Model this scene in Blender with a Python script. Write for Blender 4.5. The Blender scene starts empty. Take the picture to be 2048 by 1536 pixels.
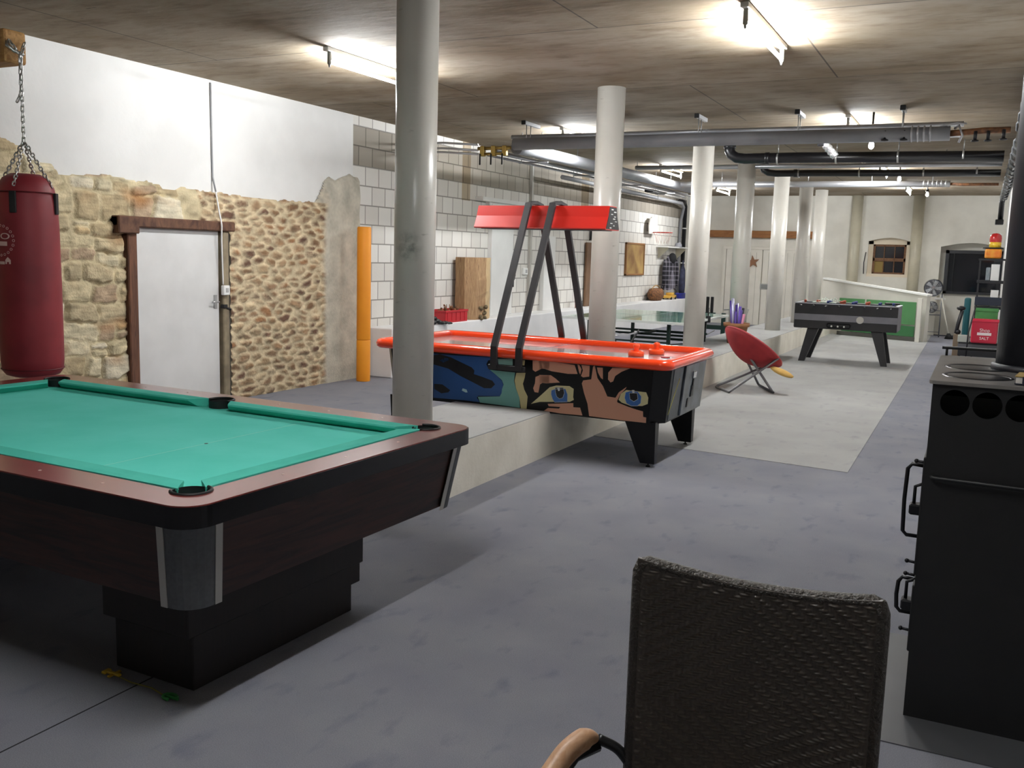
import bpy, bmesh, math, random
import numpy as np
from mathutils import Vector, Matrix, noise
PI = math.pi
C = bpy.context.scene.collection
sc = bpy.context.scene
random.seed(7)

# ------------------------------------------------------------------ camera, world, exposure
cam_d = bpy.data.cameras.new('camera'); cam = bpy.data.objects.new('camera', cam_d); C.objects.link(cam)
cam_d.sensor_fit = 'HORIZONTAL'; cam_d.sensor_width = 36.0
cam_d.lens = 1880.0 / 2048 * 36.0
cam_d.clip_start = 0.05; cam_d.clip_end = 100
R_ = Vector((0.895271566687001, 0.4446066800600096, 0.028525811606663554))
U_ = Vector((-0.08612309578549501, 0.10988844666683256, 0.9902057067405102))
F_ = Vector((-0.4371174147230067, 0.8889597456213454, -0.13667090550189528))
cam.matrix_world = Matrix(((R_.x, U_.x, -F_.x, 0), (R_.y, U_.y, -F_.y, 0), (R_.z, U_.z, -F_.z, 1.65), (0, 0, 0, 1)))
sc.camera = cam
w = bpy.data.worlds.new('world'); sc.world = w; w.use_nodes = True
w.node_tree.nodes['Background'].inputs[0].default_value = (0.02, 0.025, 0.04, 1)
w.node_tree.nodes['Background'].inputs[1].default_value = 0.3
sc.view_settings.view_transform = 'Standard'; sc.view_settings.look = 'None'
sc.view_settings.gamma = 1.0; sc.view_settings.use_curve_mapping = False
sc.view_settings.exposure = 0.4
sc.cycles.diffuse_bounces = 7; sc.cycles.max_bounces = 12; sc.cycles.caustics_reflective = False; sc.cycles.caustics_refractive = False; sc.cycles.sample_clamp_indirect = 10
LAMP_POWER = 400.0           # emission strength of the fluorescent tubes

# ------------------------------------------------------------------ materials
def s2l(c):
    return tuple(((x / 12.92) if x <= 0.04045 else ((x + 0.055) / 1.055) ** 2.4) for x in c)
def hexc(h):
    h = h.lstrip('#'); return s2l(tuple(int(h[i:i + 2], 16) / 255 for i in (0, 2, 4)))
def base(name):
    m = bpy.data.materials.new(name); m.use_nodes = True
    nt = m.node_tree; b = nt.nodes['Principled BSDF']
    return m, nt, b
def N(nt, t, **kw):
    n = nt.nodes.new(t)
    for k, v in kw.items():
        setattr(n, k, v)
    return n
def lk(nt, a, b): nt.links.new(a, b)
def mat(name, col, rough=0.6, metal=0.0, col2=None, scale=6.0, amt=1.0, bump=0.0, bscale=60.0, stretch=(1, 1, 1), spec=0.5, coat=0.0, detail=4):
    """a plain procedural material: two tones mixed by noise, optional fine bump"""
    m, nt, b = base(name)
    c = hexc(col)
    b.inputs['Roughness'].default_value = rough; b.inputs['Metallic'].default_value = metal
    b.inputs['Specular IOR Level'].default_value = spec; b.inputs['Coat Weight'].default_value = coat
    b.inputs['Base Color'].default_value = (*c, 1)
    tc = N(nt, 'ShaderNodeTexCoord'); mp = N(nt, 'ShaderNodeMapping'); mp.inputs['Scale'].default_value = stretch
    lk(nt, tc.outputs['Object'], mp.inputs['Vector'])
    if col2:
        nz = N(nt, 'ShaderNodeTexNoise'); nz.inputs['Scale'].default_value = scale; nz.inputs['Detail'].default_value = detail
        lk(nt, mp.outputs[0], nz.inputs['Vector'])
        mr = N(nt, 'ShaderNodeMapRange'); mr.inputs['From Min'].default_value = .35; mr.inputs['From Max'].default_value = .65
        mr.inputs['To Max'].default_value = amt
        lk(nt, nz.outputs['Fac'], mr.inputs['Value'])
        mx = N(nt, 'ShaderNodeMix', data_type='RGBA'); mx.inputs[6].default_value = (*c, 1); mx.inputs[7].default_value = (*hexc(col2), 1)
        lk(nt, mr.outputs[0], mx.inputs[0]); lk(nt, mx.outputs[2], b.inputs['Base Color'])
    if bump:
        nb = N(nt, 'ShaderNodeTexNoise'); nb.inputs['Scale'].default_value = bscale; nb.inputs['Detail'].default_value = 3
        lk(nt, mp.outputs[0], nb.inputs['Vector'])
        bp = N(nt, 'ShaderNodeBump'); bp.inputs['Strength'].default_value = bump; bp.inputs['Distance'].default_value = .01
        lk(nt, nb.outputs['Fac'], bp.inputs['Height']); lk(nt, bp.outputs[0], b.inputs['Normal'])
    return m
def emis(name, col, s):
    m, nt, b = base(name); b.inputs['Base Color'].default_value = (*col, 1)
    b.inputs['Emission Color'].default_value = (*col, 1); b.inputs['Emission Strength'].default_value = s
    return m
M_ = {}
def mm(k, *a, **kw):
    if k not in M_: M_[k] = mat(k, *a, **kw)
    return M_[k]

# ------------------------------------------------------------------ mesh building
class MB:
    def __init__(s):
        s.bm = bmesh.new(); s.mi = 0; s.sm = True
    def mat(s, i): s.mi = i; return s
    def _add(s, fn, M=None, smooth=None):
        t = bmesh.new(); fn(t)
        if M is not None: bmesh.ops.transform(t, matrix=M, verts=t.verts)
        me = bpy.data.meshes.new('t'); t.to_mesh(me); t.free()
        n0 = len(s.bm.faces); s.bm.from_mesh(me); bpy.data.meshes.remove(me)
        s.bm.faces.ensure_lookup_table()
        for f in s.bm.faces[n0:]:
            f.material_index = s.mi
            if smooth is not None: f.smooth = smooth
        return s
    def box(s, x0, x1, y0, y1, z0, z1, bev=0.0, seg=1, M=None):
        def fn(t):
            bmesh.ops.create_cube(t, size=1)
            bmesh.ops.scale(t, vec=(x1 - x0, y1 - y0, z1 - z0), verts=t.verts)
            bmesh.ops.translate(t, vec=((x0 + x1) / 2, (y0 + y1) / 2, (z0 + z1) / 2), verts=t.verts)
            if bev: bmesh.ops.bevel(t, geom=t.edges[:], offset=bev, segments=seg, affect='EDGES', profile=.5)
        return s._add(fn, M, smooth=False)
    def cone(s, p0, p1, r0, r1=None, seg=16, caps=True):
        r1 = r0 if r1 is None else r1
        p0 = Vector(p0); p1 = Vector(p1); d = p1 - p0; L = d.length
        q = d.to_track_quat('Z', 'Y').to_matrix().to_4x4()
        def fn(t):
            bmesh.ops.create_cone(t, cap_ends=caps, cap_tris=False, segments=seg, radius1=r0, radius2=r1, depth=L)
            for f in t.faces: f.smooth = len(f.verts) == 4
        return s._add(fn, Matrix.Translation((p0 + p1) / 2) @ q)
    def tube(s, pts, r, seg=8, closed=False, r_end=None):
        pts = [Vector(p) for p in pts]; n = len(pts)
        def fn(t):
            rings = []; up = Vector((0, 0, 1)); last = None
            for i, p in enumerate(pts):
                if closed: d = pts[(i + 1) % n] - pts[i - 1]
                else: d = pts[min(i + 1, n - 1)] - pts[max(i - 1, 0)]
                d.normalize()
                if last is None:
                    a = d.cross(up)
                    if a.length < .1: a = d.cross(Vector((1, 0, 0)))
                else:
                    a = last - d * last.dot(d)
                a.normalize(); last = a; b = d.cross(a)
                rr = r if r_end is None else r + (r_end - r) * i / (n - 1)
                if callable(r): rr = r(i / (n - 1))
                rings.append([t.verts.new(p + (a * math.cos(2 * PI * k / seg) + b * math.sin(2 * PI * k / seg)) * rr) for k in range(seg)])
            m = n if closed else n - 1
            for i in range(m):
                A = rings[i]; B = rings[(i + 1) % n]
                for k in range(seg):
                    f = t.faces.new((A[k], A[(k + 1) % seg], B[(k + 1) % seg], B[k])); f.smooth = True
            if not closed:
                t.faces.new(rings[0][::-1]); t.faces.new(rings[-1])
            bmesh.ops.recalc_face_normals(t, faces=t.faces)
        return s._add(fn)
    def lathe(s, prof, seg=32, M=None, smooth=True):
        def fn(t):
            rings = []
            for r, z in prof:
                if r < 1e-6: rings.append([t.verts.new((0, 0, z))])
                else: rings.append([t.verts.new((r * math.cos(2 * PI * k / seg), r * math.sin(2 * PI * k / seg), z)) for k in range(seg)])
            for A, B in zip(rings, rings[1:]):
                for k in range(seg):
                    k2 = (k + 1) % seg
                    if len(A) == 1 and len(B) == 1: continue
                    if len(A) == 1: f = t.faces.new((A[0], B[k2], B[k]))
                    elif len(B) == 1: f = t.faces.new((A[k], A[k2], B[0]))
                    else: f = t.faces.new((A[k], A[k2], B[k2], B[k]))
                    f.smooth = smooth
            bmesh.ops.recalc_face_normals(t, faces=t.faces)
        return s._add(fn, M)
    def prism(s, poly, h0, h1, M=None, bev=0.0, smooth=False):
        """poly in XY, extruded in Z"""
        def fn(t):
            vs = [t.verts.new((x, y, h0)) for x, y in poly]
            f = t.faces.new(vs)
            r = bmesh.ops.extrude_face_region(t, geom=[f])
            bmesh.ops.translate(t, vec=(0, 0, h1 - h0), verts=[v for v in r['geom'] if isinstance(v, bmesh.types.BMVert)])
            bmesh.ops.recalc_face_normals(t, faces=t.faces)
            if bev:
                bmesh.ops.bevel(t, geom=[e for e in t.edges if abs(e.verts[0].co.z - e.verts[1].co.z) < 1e-6], offset=bev, segments=2, affect='EDGES', profile=.5)
        return s._add(fn, M, smooth=smooth)
    def sphere(s, c, r, u=16, v=10, scl=(1, 1, 1)):
        def fn(t):
            bmesh.ops.create_uvsphere(t, u_segments=u, v_segments=v, radius=r)
        return s._add(fn, Matrix.Translation(c) @ Matrix.Diagonal((*scl, 1)), smooth=True)
    def grid(s, fn_xyz, nu, nv, closed_u=False, smooth=True):
        def fn(t):
            g = [[t.verts.new(fn_xyz(i / (nu if closed_u else nu - 1), j / (nv - 1))) for i in range(nu)] for j in range(nv)]
            for j in range(nv - 1):
                for i in range(nu if closed_u else nu - 1):
                    i2 = (i + 1) % nu
                    t.faces.new((g[j][i], g[j][i2], g[j + 1][i2], g[j + 1][i]))
        return s._add(fn, None, smooth=smooth)
    def build(s, name, mats, parent=None, loc=None, rz=None):
        me = bpy.data.meshes.new(name)
        s.bm.to_mesh(me); s.bm.free()
        if not isinstance(mats, (list, tuple)): mats = [mats]
        for m in mats: me.materials.append(m)
        o = bpy.data.objects.new(name, me); C.objects.link(o)
        if parent is not None: o.parent = parent
        if loc is not None: o.location = loc
        if rz is not None: o.rotation_euler = (0, 0, rz)
        return o
def smooth(pts, n=6):
    P = [Vector(p) for p in pts]; out = []
    for i in range(len(P) - 1):
        a = P[max(i - 1, 0)]; b_ = P[i]; c = P[i + 1]; d = P[min(i + 2, len(P) - 1)]
        for k in range(n):
            t = k / n; out.append(.5 * ((2 * b_) + (c - a) * t + (2 * a - 5 * b_ + 4 * c - d) * t * t + (3 * b_ - a - 3 * c + d) * t ** 3))
    out.append(P[-1]); return out
def rotx(a): return Matrix.Rotation(a, 4, 'X')
def roty(a): return Matrix.Rotation(a, 4, 'Y')
def rotz(a): return Matrix.Rotation(a, 4, 'Z')
def T(*v): return Matrix.Translation(v)
def thing(name, label, cat, loc=(0, 0, 0), rz=0.0, group=None):
    o = bpy.data.objects.new(name, None); C.objects.link(o); o.empty_display_size = .05
    o.location = loc; o.rotation_euler = (0, 0, rz); o['label'] = label; o['category'] = cat
    if group: o['group'] = group
    return o
def tag(o, label, cat, group=None):
    o['label'] = label; o['category'] = cat
    if group: o['group'] = group
    return o
def struct(o, label=None):
    o['kind'] = 'structure'
    if label: o['label'] = label
    return o
def copy_tree(o, parent=None):
    c = o.copy(); C.objects.link(c)
    if parent is not None: c.parent = parent
    for ch in [x for x in o.children]: copy_tree(ch, c)
    return c
def rrect(x0, x1, y0, y1, r, n=5):
    out = []
    for cx, cy, a0 in ((x1 - r, y0 + r, -PI / 2), (x1 - r, y1 - r, 0), (x0 + r, y1 - r, PI / 2), (x0 + r, y0 + r, PI)):
        for k in range(n + 1):
            a = a0 + PI / 2 * k / n; out.append((cx + r * math.cos(a), cy + r * math.sin(a)))
    return out
def text_mesh(txt, size, extr=0.0008, align='CENTER'):
    cu = bpy.data.curves.new('t', 'FONT'); cu.body = txt; cu.size = size; cu.align_x = align; cu.align_y = 'CENTER'; cu.extrude = extr
    cu.resolution_u = 4
    ob = bpy.data.objects.new('t', cu); C.objects.link(ob)
    dg = bpy.context.evaluated_depsgraph_get(); dg.update()
    me = bpy.data.meshes.new_from_object(ob.evaluated_get(dg))
    bpy.data.objects.remove(ob); bpy.data.curves.remove(cu)
    return me
ART = {
 'blue': [(-0.788,0.774),(-0.568,0.773),(-0.215,0.782),(-0.197,0.762),(-0.239,0.754),(-0.256,0.72),(-0.237,0.683),(-0.206,0.664),(-0.156,0.63),(-0.107,0.591),(-0.094,0.559),(-0.105,0.521),(-0.11,0.482),(-0.127,0.456),(-0.335,0.439),(-0.347,0.422),(-0.321,0.386),(-0.471,0.388),(-0.781,0.381)],
 'teal': [(-0.225,0.676),(-0.164,0.673),(0.016,0.671),(0.006,0.6),(0.026,0.532),(0.059,0.46),(0.064,0.374),(-0.101,0.379),(-0.318,0.383),(-0.338,0.431),(-0.127,0.454),(-0.11,0.482),(-0.105,0.521),(-0.091,0.56),(-0.107,0.596),(-0.169,0.64)],
 'teal2': [(-0.149,0.774),(-0.008,0.784),(-0.007,0.729),(-0.141,0.729)],
 'sand': [(0.028,0.669),(0.113,0.676),(0.106,0.636),(0.09,0.581),(0.103,0.534),(0.135,0.478),(0.126,0.372),(0.073,0.369),(0.059,0.46),(0.026,0.538),(0.012,0.601)],
 'sand2': [(0.054,0.784),(0.107,0.78),(0.102,0.737),(0.055,0.738)],
 'stroke': [(-0.788,0.757),(-0.714,0.773),(-0.606,0.754),(-0.516,0.722),(-0.397,0.681),(-0.371,0.656),(-0.377,0.625),(-0.296,0.608),(-0.198,0.583),(-0.172,0.553),(-0.208,0.517),(-0.275,0.511),(-0.381,0.551),(-0.514,0.6),(-0.629,0.652),(-0.786,0.679)],
 'bluepatch': [(-0.72,0.717),(-0.669,0.743),(-0.631,0.743),(-0.624,0.725),(-0.681,0.701)],
 'spot': [(-0.486,0.492),(-0.448,0.484),(-0.438,0.46),(-0.46,0.458),(-0.495,0.472)],
 'leaf': [(-0.773,0.506),(-0.689,0.508),(-0.612,0.464),(-0.63,0.443),(-0.701,0.428),(-0.772,0.461)],
 'skinb': [(0.177,0.785),(0.325,0.796),(0.328,0.723),(0.26,0.723),(0.203,0.692),(0.179,0.706)],
 'skinc': [(0.205,0.649),(0.233,0.662),(0.33,0.67),(0.332,0.607),(0.276,0.61),(0.247,0.589),(0.233,0.519),(0.198,0.521),(0.185,0.552),(0.201,0.596)],
 'skin1': [(0.235,0.794),(0.389,0.786),(0.553,0.776),(0.58,0.705),(0.496,0.699),(0.349,0.709),(0.274,0.726),(0.237,0.717)],
 'skin1b': [(0.577,0.783),(0.595,0.779),(0.614,0.747),(0.604,0.702),(0.594,0.718)],
 'skin2': [(0.612,0.781),(0.684,0.781),(0.682,0.692),(0.629,0.681),(0.61,0.691),(0.626,0.737)],
 'lid1': [(0.239,0.669),(0.344,0.675),(0.388,0.65),(0.426,0.622),(0.304,0.603),(0.26,0.605),(0.242,0.592)],
 'white1': [(0.166,0.418),(0.245,0.489),(0.335,0.574),(0.396,0.594),(0.512,0.599),(0.549,0.579),(0.546,0.511),(0.552,0.489),(0.517,0.469),(0.247,0.443)],
 'cheek1': [(0.319,0.433),(0.548,0.461),(0.549,0.427),(0.609,0.43),(0.63,0.367),(0.436,0.364),(0.287,0.372),(0.323,0.399),(0.422,0.403),(0.434,0.418),(0.329,0.414)],
 'iris1': [(0.352,0.55),(0.391,0.565),(0.476,0.573),(0.496,0.529),(0.496,0.467),(0.383,0.453),(0.364,0.477),(0.35,0.516)],
 'pupil1': [(0.385,0.576),(0.458,0.582),(0.469,0.538),(0.455,0.497),(0.425,0.486),(0.4,0.503),(0.389,0.537)],
 'glint1': [(0.404,0.575),(0.426,0.577),(0.427,0.553),(0.413,0.549)],
 'nose': [(0.63,0.656),(0.7,0.671),(0.713,0.777),(0.728,0.784),(0.753,0.686),(0.802,0.624),(0.841,0.544),(0.911,0.54),(0.93,0.503),(1.017,0.478),(1.092,0.461),(1.143,0.452),(1.146,0.409),(1.171,0.406),(1.171,0.362),(0.971,0.358),(0.689,0.368),(0.673,0.467),(0.64,0.554),(0.619,0.63)],
 'skin4': [(0.746,0.772),(0.796,0.773),(0.8,0.679),(0.782,0.689),(0.756,0.731)],
 'skin5': [(0.877,0.779),(1.031,0.789),(0.953,0.752),(0.903,0.715),(0.887,0.67),(0.865,0.66),(0.843,0.683),(0.844,0.738)],
 'white2': [(0.937,0.526),(0.955,0.577),(0.999,0.611),(1.119,0.608),(1.164,0.607),(1.183,0.565),(1.18,0.516),(1.136,0.495),(1.04,0.486),(0.964,0.506)],
 'lid2': [(0.911,0.54),(0.937,0.586),(1.001,0.636),(0.993,0.619),(0.95,0.571),(0.924,0.513)],
 'iris2': [(0.988,0.547),(0.995,0.592),(1.034,0.606),(1.096,0.606),(1.126,0.571),(1.123,0.516),(1.096,0.492),(1.045,0.487),(1.005,0.505)],
 'pupil2': [(1.026,0.589),(1.091,0.595),(1.099,0.547),(1.066,0.524),(1.034,0.54)],
 'glint2': [(1.045,0.615),(1.067,0.617),(1.07,0.593),(1.053,0.589)],
}

# ------------------------------------------------------------------ the room: dimensions
XL, XR, YB, YF, ZC = -7.2, 0.42, -2.6, 24.88, 3.32
PX0, PX1, PZ = -4.0, -3.1, 0.37           # the raised strip that carries the columns

def concrete_ceiling():
    m, nt, b = base('board_marked_concrete'); b.inputs['Roughness'].default_value = .85
    tc = N(nt, 'ShaderNodeTexCoord')
    br = N(nt, 'ShaderNodeTexBrick'); br.offset = .37; br.inputs['Scale'].default_value = 1
    br.inputs['Brick Width'].default_value = 3.7; br.inputs['Row Height'].default_value = 2.45
    br.inputs['Mortar Size'].default_value = .008; br.inputs['Mortar Smooth'].default_value = .2; br.inputs['Bias'].default_value = .0
    br.inputs['Color1'].default_value = (*hexc('#9f9381'), 1); br.inputs['Color2'].default_value = (*hexc('#8d816f'), 1)
    br.inputs['Mortar'].default_value = (*hexc('#5d554b'), 1)
    mpb = N(nt, 'ShaderNodeMapping'); mpb.inputs['Location'].default_value = (1.32, .62, 0)
    lk(nt, tc.outputs['Object'], mpb.inputs['Vector']); lk(nt, mpb.outputs[0], br.inputs['Vector'])
    def streak(scale, st, lo, hi):
        mp = N(nt, 'ShaderNodeMapping'); mp.inputs['Scale'].default_value = st
        lk(nt, tc.outputs['Object'], mp.inputs['Vector'])
        n = N(nt, 'ShaderNodeTexNoise'); n.inputs['Scale'].default_value = scale; n.inputs['Detail'].default_value = 6; n.inputs['Roughness'].default_value = .62
        lk(nt, mp.outputs[0], n.inputs['Vector'])
        r = N(nt, 'ShaderNodeMapRange'); r.inputs['From Min'].default_value = lo; r.inputs['From Max'].default_value = hi
        lk(nt, n.outputs['Fac'], r.inputs['Value']); return r.outputs[0], n
    a, _ = streak(1.0, (.8, 1.2, 1), .38, .62)
    mx = N(nt, 'ShaderNodeMix', data_type='RGBA', blend_type='MULTIPLY'); mx.inputs[7].default_value = (*hexc('#d6cab6'), 1)
    lk(nt, a, mx.inputs[0]); lk(nt, br.outputs['Color'], mx.inputs[6])
    a2, n2 = streak(5, (.55, 1.6, 1), .48, .80)
    mx2 = N(nt, 'ShaderNodeMix', data_type='RGBA', blend_type='MULTIPLY'); mx2.inputs[7].default_value = (*hexc('#bdb0a0'), 1)
    lk(nt, a2, mx2.inputs[0]); lk(nt, mx.outputs[2], mx2.inputs[6])
    # small dark knots
    a3, _ = streak(3.1, (1, 4, 1), .70, .74)
    mx3 = N(nt, 'ShaderNodeMix', data_type='RGBA', blend_type='MULTIPLY'); mx3.inputs[7].default_value = (*hexc('#6d6258'), 1)
    lk(nt, a3, mx3.inputs[0]); lk(nt, mx2.outputs[2], mx3.inputs[6])
    lk(nt, mx3.outputs[2], b.inputs['Base Color'])
    bp = N(nt, 'ShaderNodeBump'); bp.inputs['Strength'].default_value = .25; bp.inputs['Distance'].default_value = .02
    lk(nt, n2.outputs['Fac'], bp.inputs['Height']); lk(nt, bp.outputs[0], b.inputs['Normal'])
    return m

def carpet(name, c1, c2, c3, seam=None):
    m, nt, b = base(name); b.inputs['Roughness'].default_value = .97; b.inputs['Specular IOR Level'].default_value = .12
    tc = N(nt, 'ShaderNodeTexCoord')
    def nz(sc_, lo, hi, st=(1, 1, 1), det=4):
        mp = N(nt, 'ShaderNodeMapping'); mp.inputs['Scale'].default_value = st; lk(nt, tc.outputs['Object'], mp.inputs['Vector'])
        n = N(nt, 'ShaderNodeTexNoise'); n.inputs['Scale'].default_value = sc_; n.inputs['Detail'].default_value = det; lk(nt, mp.outputs[0], n.inputs['Vector'])
        r = N(nt, 'ShaderNodeMapRange'); r.inputs['From Min'].default_value = lo; r.inputs['From Max'].default_value = hi; lk(nt, n.outputs['Fac'], r.inputs['Value'])
        return r.outputs[0], n
    a, _ = nz(2.2, .3, .7)
    mx = N(nt, 'ShaderNodeMix', data_type='RGBA'); mx.inputs[6].default_value = (*hexc(c1), 1); mx.inputs[7].default_value = (*hexc(c2), 1); lk(nt, a, mx.inputs[0])
    a, _ = nz(5.5, .58, .80, (1.6, .8, 1), 6)
    mx2 = N(nt, 'ShaderNodeMix', data_type='RGBA'); mx2.inputs[7].default_value = (*hexc(c3), 1); lk(nt, a, mx2.inputs[0]); lk(nt, mx.outputs[2], mx2.inputs[6])
    a, n = nz(260, .3, .7)
    mx3 = N(nt, 'ShaderNodeMix', data_type='RGBA', blend_type='MULTIPLY'); mx3.inputs[7].default_value = (.72, .72, .74, 1); lk(nt, a, mx3.inputs[0]); lk(nt, mx2.outputs[2], mx3.inputs[6])
    out = mx3.outputs[2]
    if seam is not None:
        sp = N(nt, 'ShaderNodeSeparateXYZ'); lk(nt, tc.outputs['Object'], sp.inputs[0])
        s1 = N(nt, 'ShaderNodeMath', operation='SUBTRACT'); s1.inputs[1].default_value = seam; lk(nt, sp.outputs['X'], s1.inputs[0])
        s2 = N(nt, 'ShaderNodeMath', operation='ABSOLUTE'); lk(nt, s1.outputs[0], s2.inputs[0])
        s3 = N(nt, 'ShaderNodeMath', operation='LESS_THAN'); s3.inputs[1].default_value = .004; lk(nt, s2.outputs[0], s3.inputs[0])
        s4 = N(nt, 'ShaderNodeMath', operation='LESS_THAN'); s4.inputs[1].default_value = 2.6; lk(nt, sp.outputs['Y'], s4.inputs[0])
        s5 = N(nt, 'ShaderNodeMath', operation='MULTIPLY'); lk(nt, s3.outputs[0], s5.inputs[0]); lk(nt, s4.outputs[0], s5.inputs[1]); s3 = s5
        mx4 = N(nt, 'ShaderNodeMix', data_type='RGBA'); mx4.inputs[7].default_value = (.03, .03, .035, 1); lk(nt, s3.outputs[0], mx4.inputs[0]); lk(nt, out, mx4.inputs[6]); out = mx4.outputs[2]
    lk(nt, out, b.inputs['Base Color'])
    bp = N(nt, 'ShaderNodeBump'); bp.inputs['Strength'].default_value = .5; bp.inputs['Distance'].default_value = .004
    lk(nt, n.outputs['Fac'], bp.inputs['Height']); lk(nt, bp.outputs[0], b.inputs['Normal'])
    return m

def block_mat():
    """concrete blocks, whitewashed but for two raw grey courses near the top"""
    m, nt, b = base('whitewashed_blocks'); b.inputs['Roughness'].default_value = .8
    tc = N(nt, 'ShaderNodeTexCoord'); sp = N(nt, 'ShaderNodeSeparateXYZ'); lk(nt, tc.outputs['Object'], sp.inputs[0])
    cb = N(nt, 'ShaderNodeCombineXYZ')
    zo = N(nt, 'ShaderNodeMath', operation='SUBTRACT'); zo.inputs[1].default_value = 2.71 - 12 * .245; lk(nt, sp.outputs['Z'], zo.inputs[0])
    lk(nt, sp.outputs['Y'], cb.inputs[0]); lk(nt, zo.outputs[0], cb.inputs[1])
    br = N(nt, 'ShaderNodeTexBrick'); br.offset = .5; br.inputs['Scale'].default_value = 1
    br.inputs['Brick Width'].default_value = .30; br.inputs['Row Height'].default_value = .245
    br.inputs['Mortar Size'].default_value = .009; br.inputs['Mortar Smooth'].default_value = .3
    br.inputs['Color1'].default_value = (*hexc('#d9d6d0'), 1); br.inputs['Color2'].default_value = (*hexc('#cbc7c0'), 1)
    br.inputs['Mortar'].default_value = (*hexc('#8f8b85'), 1)
    lk(nt, cb.outputs[0], br.inputs['Vector'])
    g = N(nt, 'ShaderNodeMath', operation='GREATER_THAN'); g.inputs[1].default_value = 2.715; lk(nt, sp.outputs['Z'], g.inputs[0])
    l = N(nt, 'ShaderNodeMath', operation='LESS_THAN'); l.inputs[1].default_value = 3.195; lk(nt, sp.outputs['Z'], l.inputs[0])
    a = N(nt, 'ShaderNodeMath', operation='MULTIPLY'); lk(nt, g.outputs[0], a.inputs[0]); lk(nt, l.outputs[0], a.inputs[1])
    mx = N(nt, 'ShaderNodeMix', data_type='RGBA', blend_type='MULTIPLY'); mx.inputs[7].default_value = (*hexc('#b5afa6'), 1)
    lk(nt, a.outputs[0], mx.inputs[0]); lk(nt, br.outputs['Color'], mx.inputs[6])
    out = mx.outputs[2]
    # brown water stains where down pipes once ran
    for yc, hw, z0 in ((12.85, .13, 2.45), (17.7, .2, 2.3)):
        p = N(nt, 'ShaderNodeMath', operation='SUBTRACT'); p.inputs[1].default_value = yc; lk(nt, sp.outputs['Y'], p.inputs[0])
        q = N(nt, 'ShaderNodeMath', operation='ABSOLUTE'); lk(nt, p.outputs[0], q.inputs[0])
        r = N(nt, 'ShaderNodeMath', operation='LESS_THAN'); r.inputs[1].default_value = hw; lk(nt, q.outputs[0], r.inputs[0])
        s = N(nt, 'ShaderNodeMath', operation='GREATER_THAN'); s.inputs[1].default_value = z0; lk(nt, sp.outputs['Z'], s.inputs[0])
        t = N(nt, 'ShaderNodeMath', operation='MULTIPLY'); lk(nt, r.outputs[0], t.inputs[0]); lk(nt, s.outputs[0], t.inputs[1])
        m2 = N(nt, 'ShaderNodeMix', data_type='RGBA', blend_type='MULTIPLY'); m2.inputs[7].default_value = (*hexc('#d3c4ae'), 1)
        lk(nt, t.outputs[0], m2.inputs[0]); lk(nt, out, m2.inputs[6]); out = m2.outputs[2]
    lk(nt, out, b.inputs['Base Color'])
    nz = N(nt, 'ShaderNodeTexNoise'); nz.inputs['Scale'].default_value = 40; lk(nt, tc.outputs['Object'], nz.inputs['Vector'])
    ad = N(nt, 'ShaderNodeMath', operation='MULTIPLY_ADD'); ad.inputs[1].default_value = .25
    iv = N(nt, 'ShaderNodeMath', operation='SUBTRACT'); iv.inputs[0].default_value = 1; lk(nt, br.outputs['Fac'], iv.inputs[1])
    lk(nt, nz.outputs['Fac'], ad.inputs[0]); lk(nt, iv.outputs[0], ad.inputs[2])
    bp = N(nt, 'ShaderNodeBump'); bp.inputs['Strength'].default_value = .6; bp.inputs['Distance'].default_value = .008
    lk(nt, ad.outputs[0], bp.inputs['Height']); lk(nt, bp.outputs[0], b.inputs['Normal'])
    return m

WHITE = mat('white_plaster', '#dfdedb', .85, col2='#d3d2cf', scale=1.5, bump=.15, bscale=20)
WHITE2 = mat('white_limewash', '#dcd9cf', .85, col2='#cfccc2', scale=2.0, bump=.3, bscale=9)
CONC_PAINT = mat('cream_painted_concrete', '#e2ddd0', .75, col2='#d3cdbf', scale=3, bump=.35, bscale=25)
BLUEC = carpet('blue_grey_carpet', '#8f9097', '#84858f', '#727484', seam=-2.72)
LIGHTC = carpet('pale_grey_carpet', '#b3b3b0', '#a9a9a7', '#9b9b9b')
CEIL = concrete_ceiling()

# floor: lower floor, platform strip
b = MB(); b.box(XL, 2.0, YB, YF, -.1, 0); struct(b.build('floor', BLUEC))
b = MB()
b.mat(0).box(PX0, PX1, 4.75, YF, 0, PZ - .008)
b.mat(1).box(PX0 + .002, PX1 - .004, 4.752, YF, PZ - .008, PZ)
struct(b.build('raised_floor_strip', [CONC_PAINT, LIGHTC]), 'raised concrete strip with pale carpet on top that carries the columns')
# pale carpet laid on the lower floor, front edge slightly askew
b = MB(); b.prism([(PX1 + .002, 8.05), (-.82, 7.78), (-.86, 14.6), (-.96, YF - .05), (PX1 + .002, YF - .05)], 0.0, .004)
tag(b.build('carpet', LIGHTC), 'pale grey carpet laid on the darker floor between the raised strip and the stove side', 'carpet')
# ceiling
b = MB(); b.box(XL - .2, 2.0, YB, YF + .2, ZC, ZC + .2); struct(b.build('ceiling', CEIL))
# walls
b = MB(); b.box(XL - .3, XL, YB, 9.93, 0, ZC); struct(b.build('wall_left', WHITE))
b = MB(); b.box(XL - .3, XL, 9.93, YF, 0, ZC); struct(b.build('wall_left_blockwork', block_mat()))
b = MB(); b.box(XL - .3, 2.0, YB - .2, YB, 0, ZC); struct(b.build('wall_back', WHITE))
b = MB(); b.box(XR, 2.0, 7.0, YF, 0, ZC); struct(b.build('wall_right', WHITE))
b = MB(); b.box(2.0, 2.2, YB, 7.0, 0, ZC); struct(b.build('wall_side', WHITE))
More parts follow.
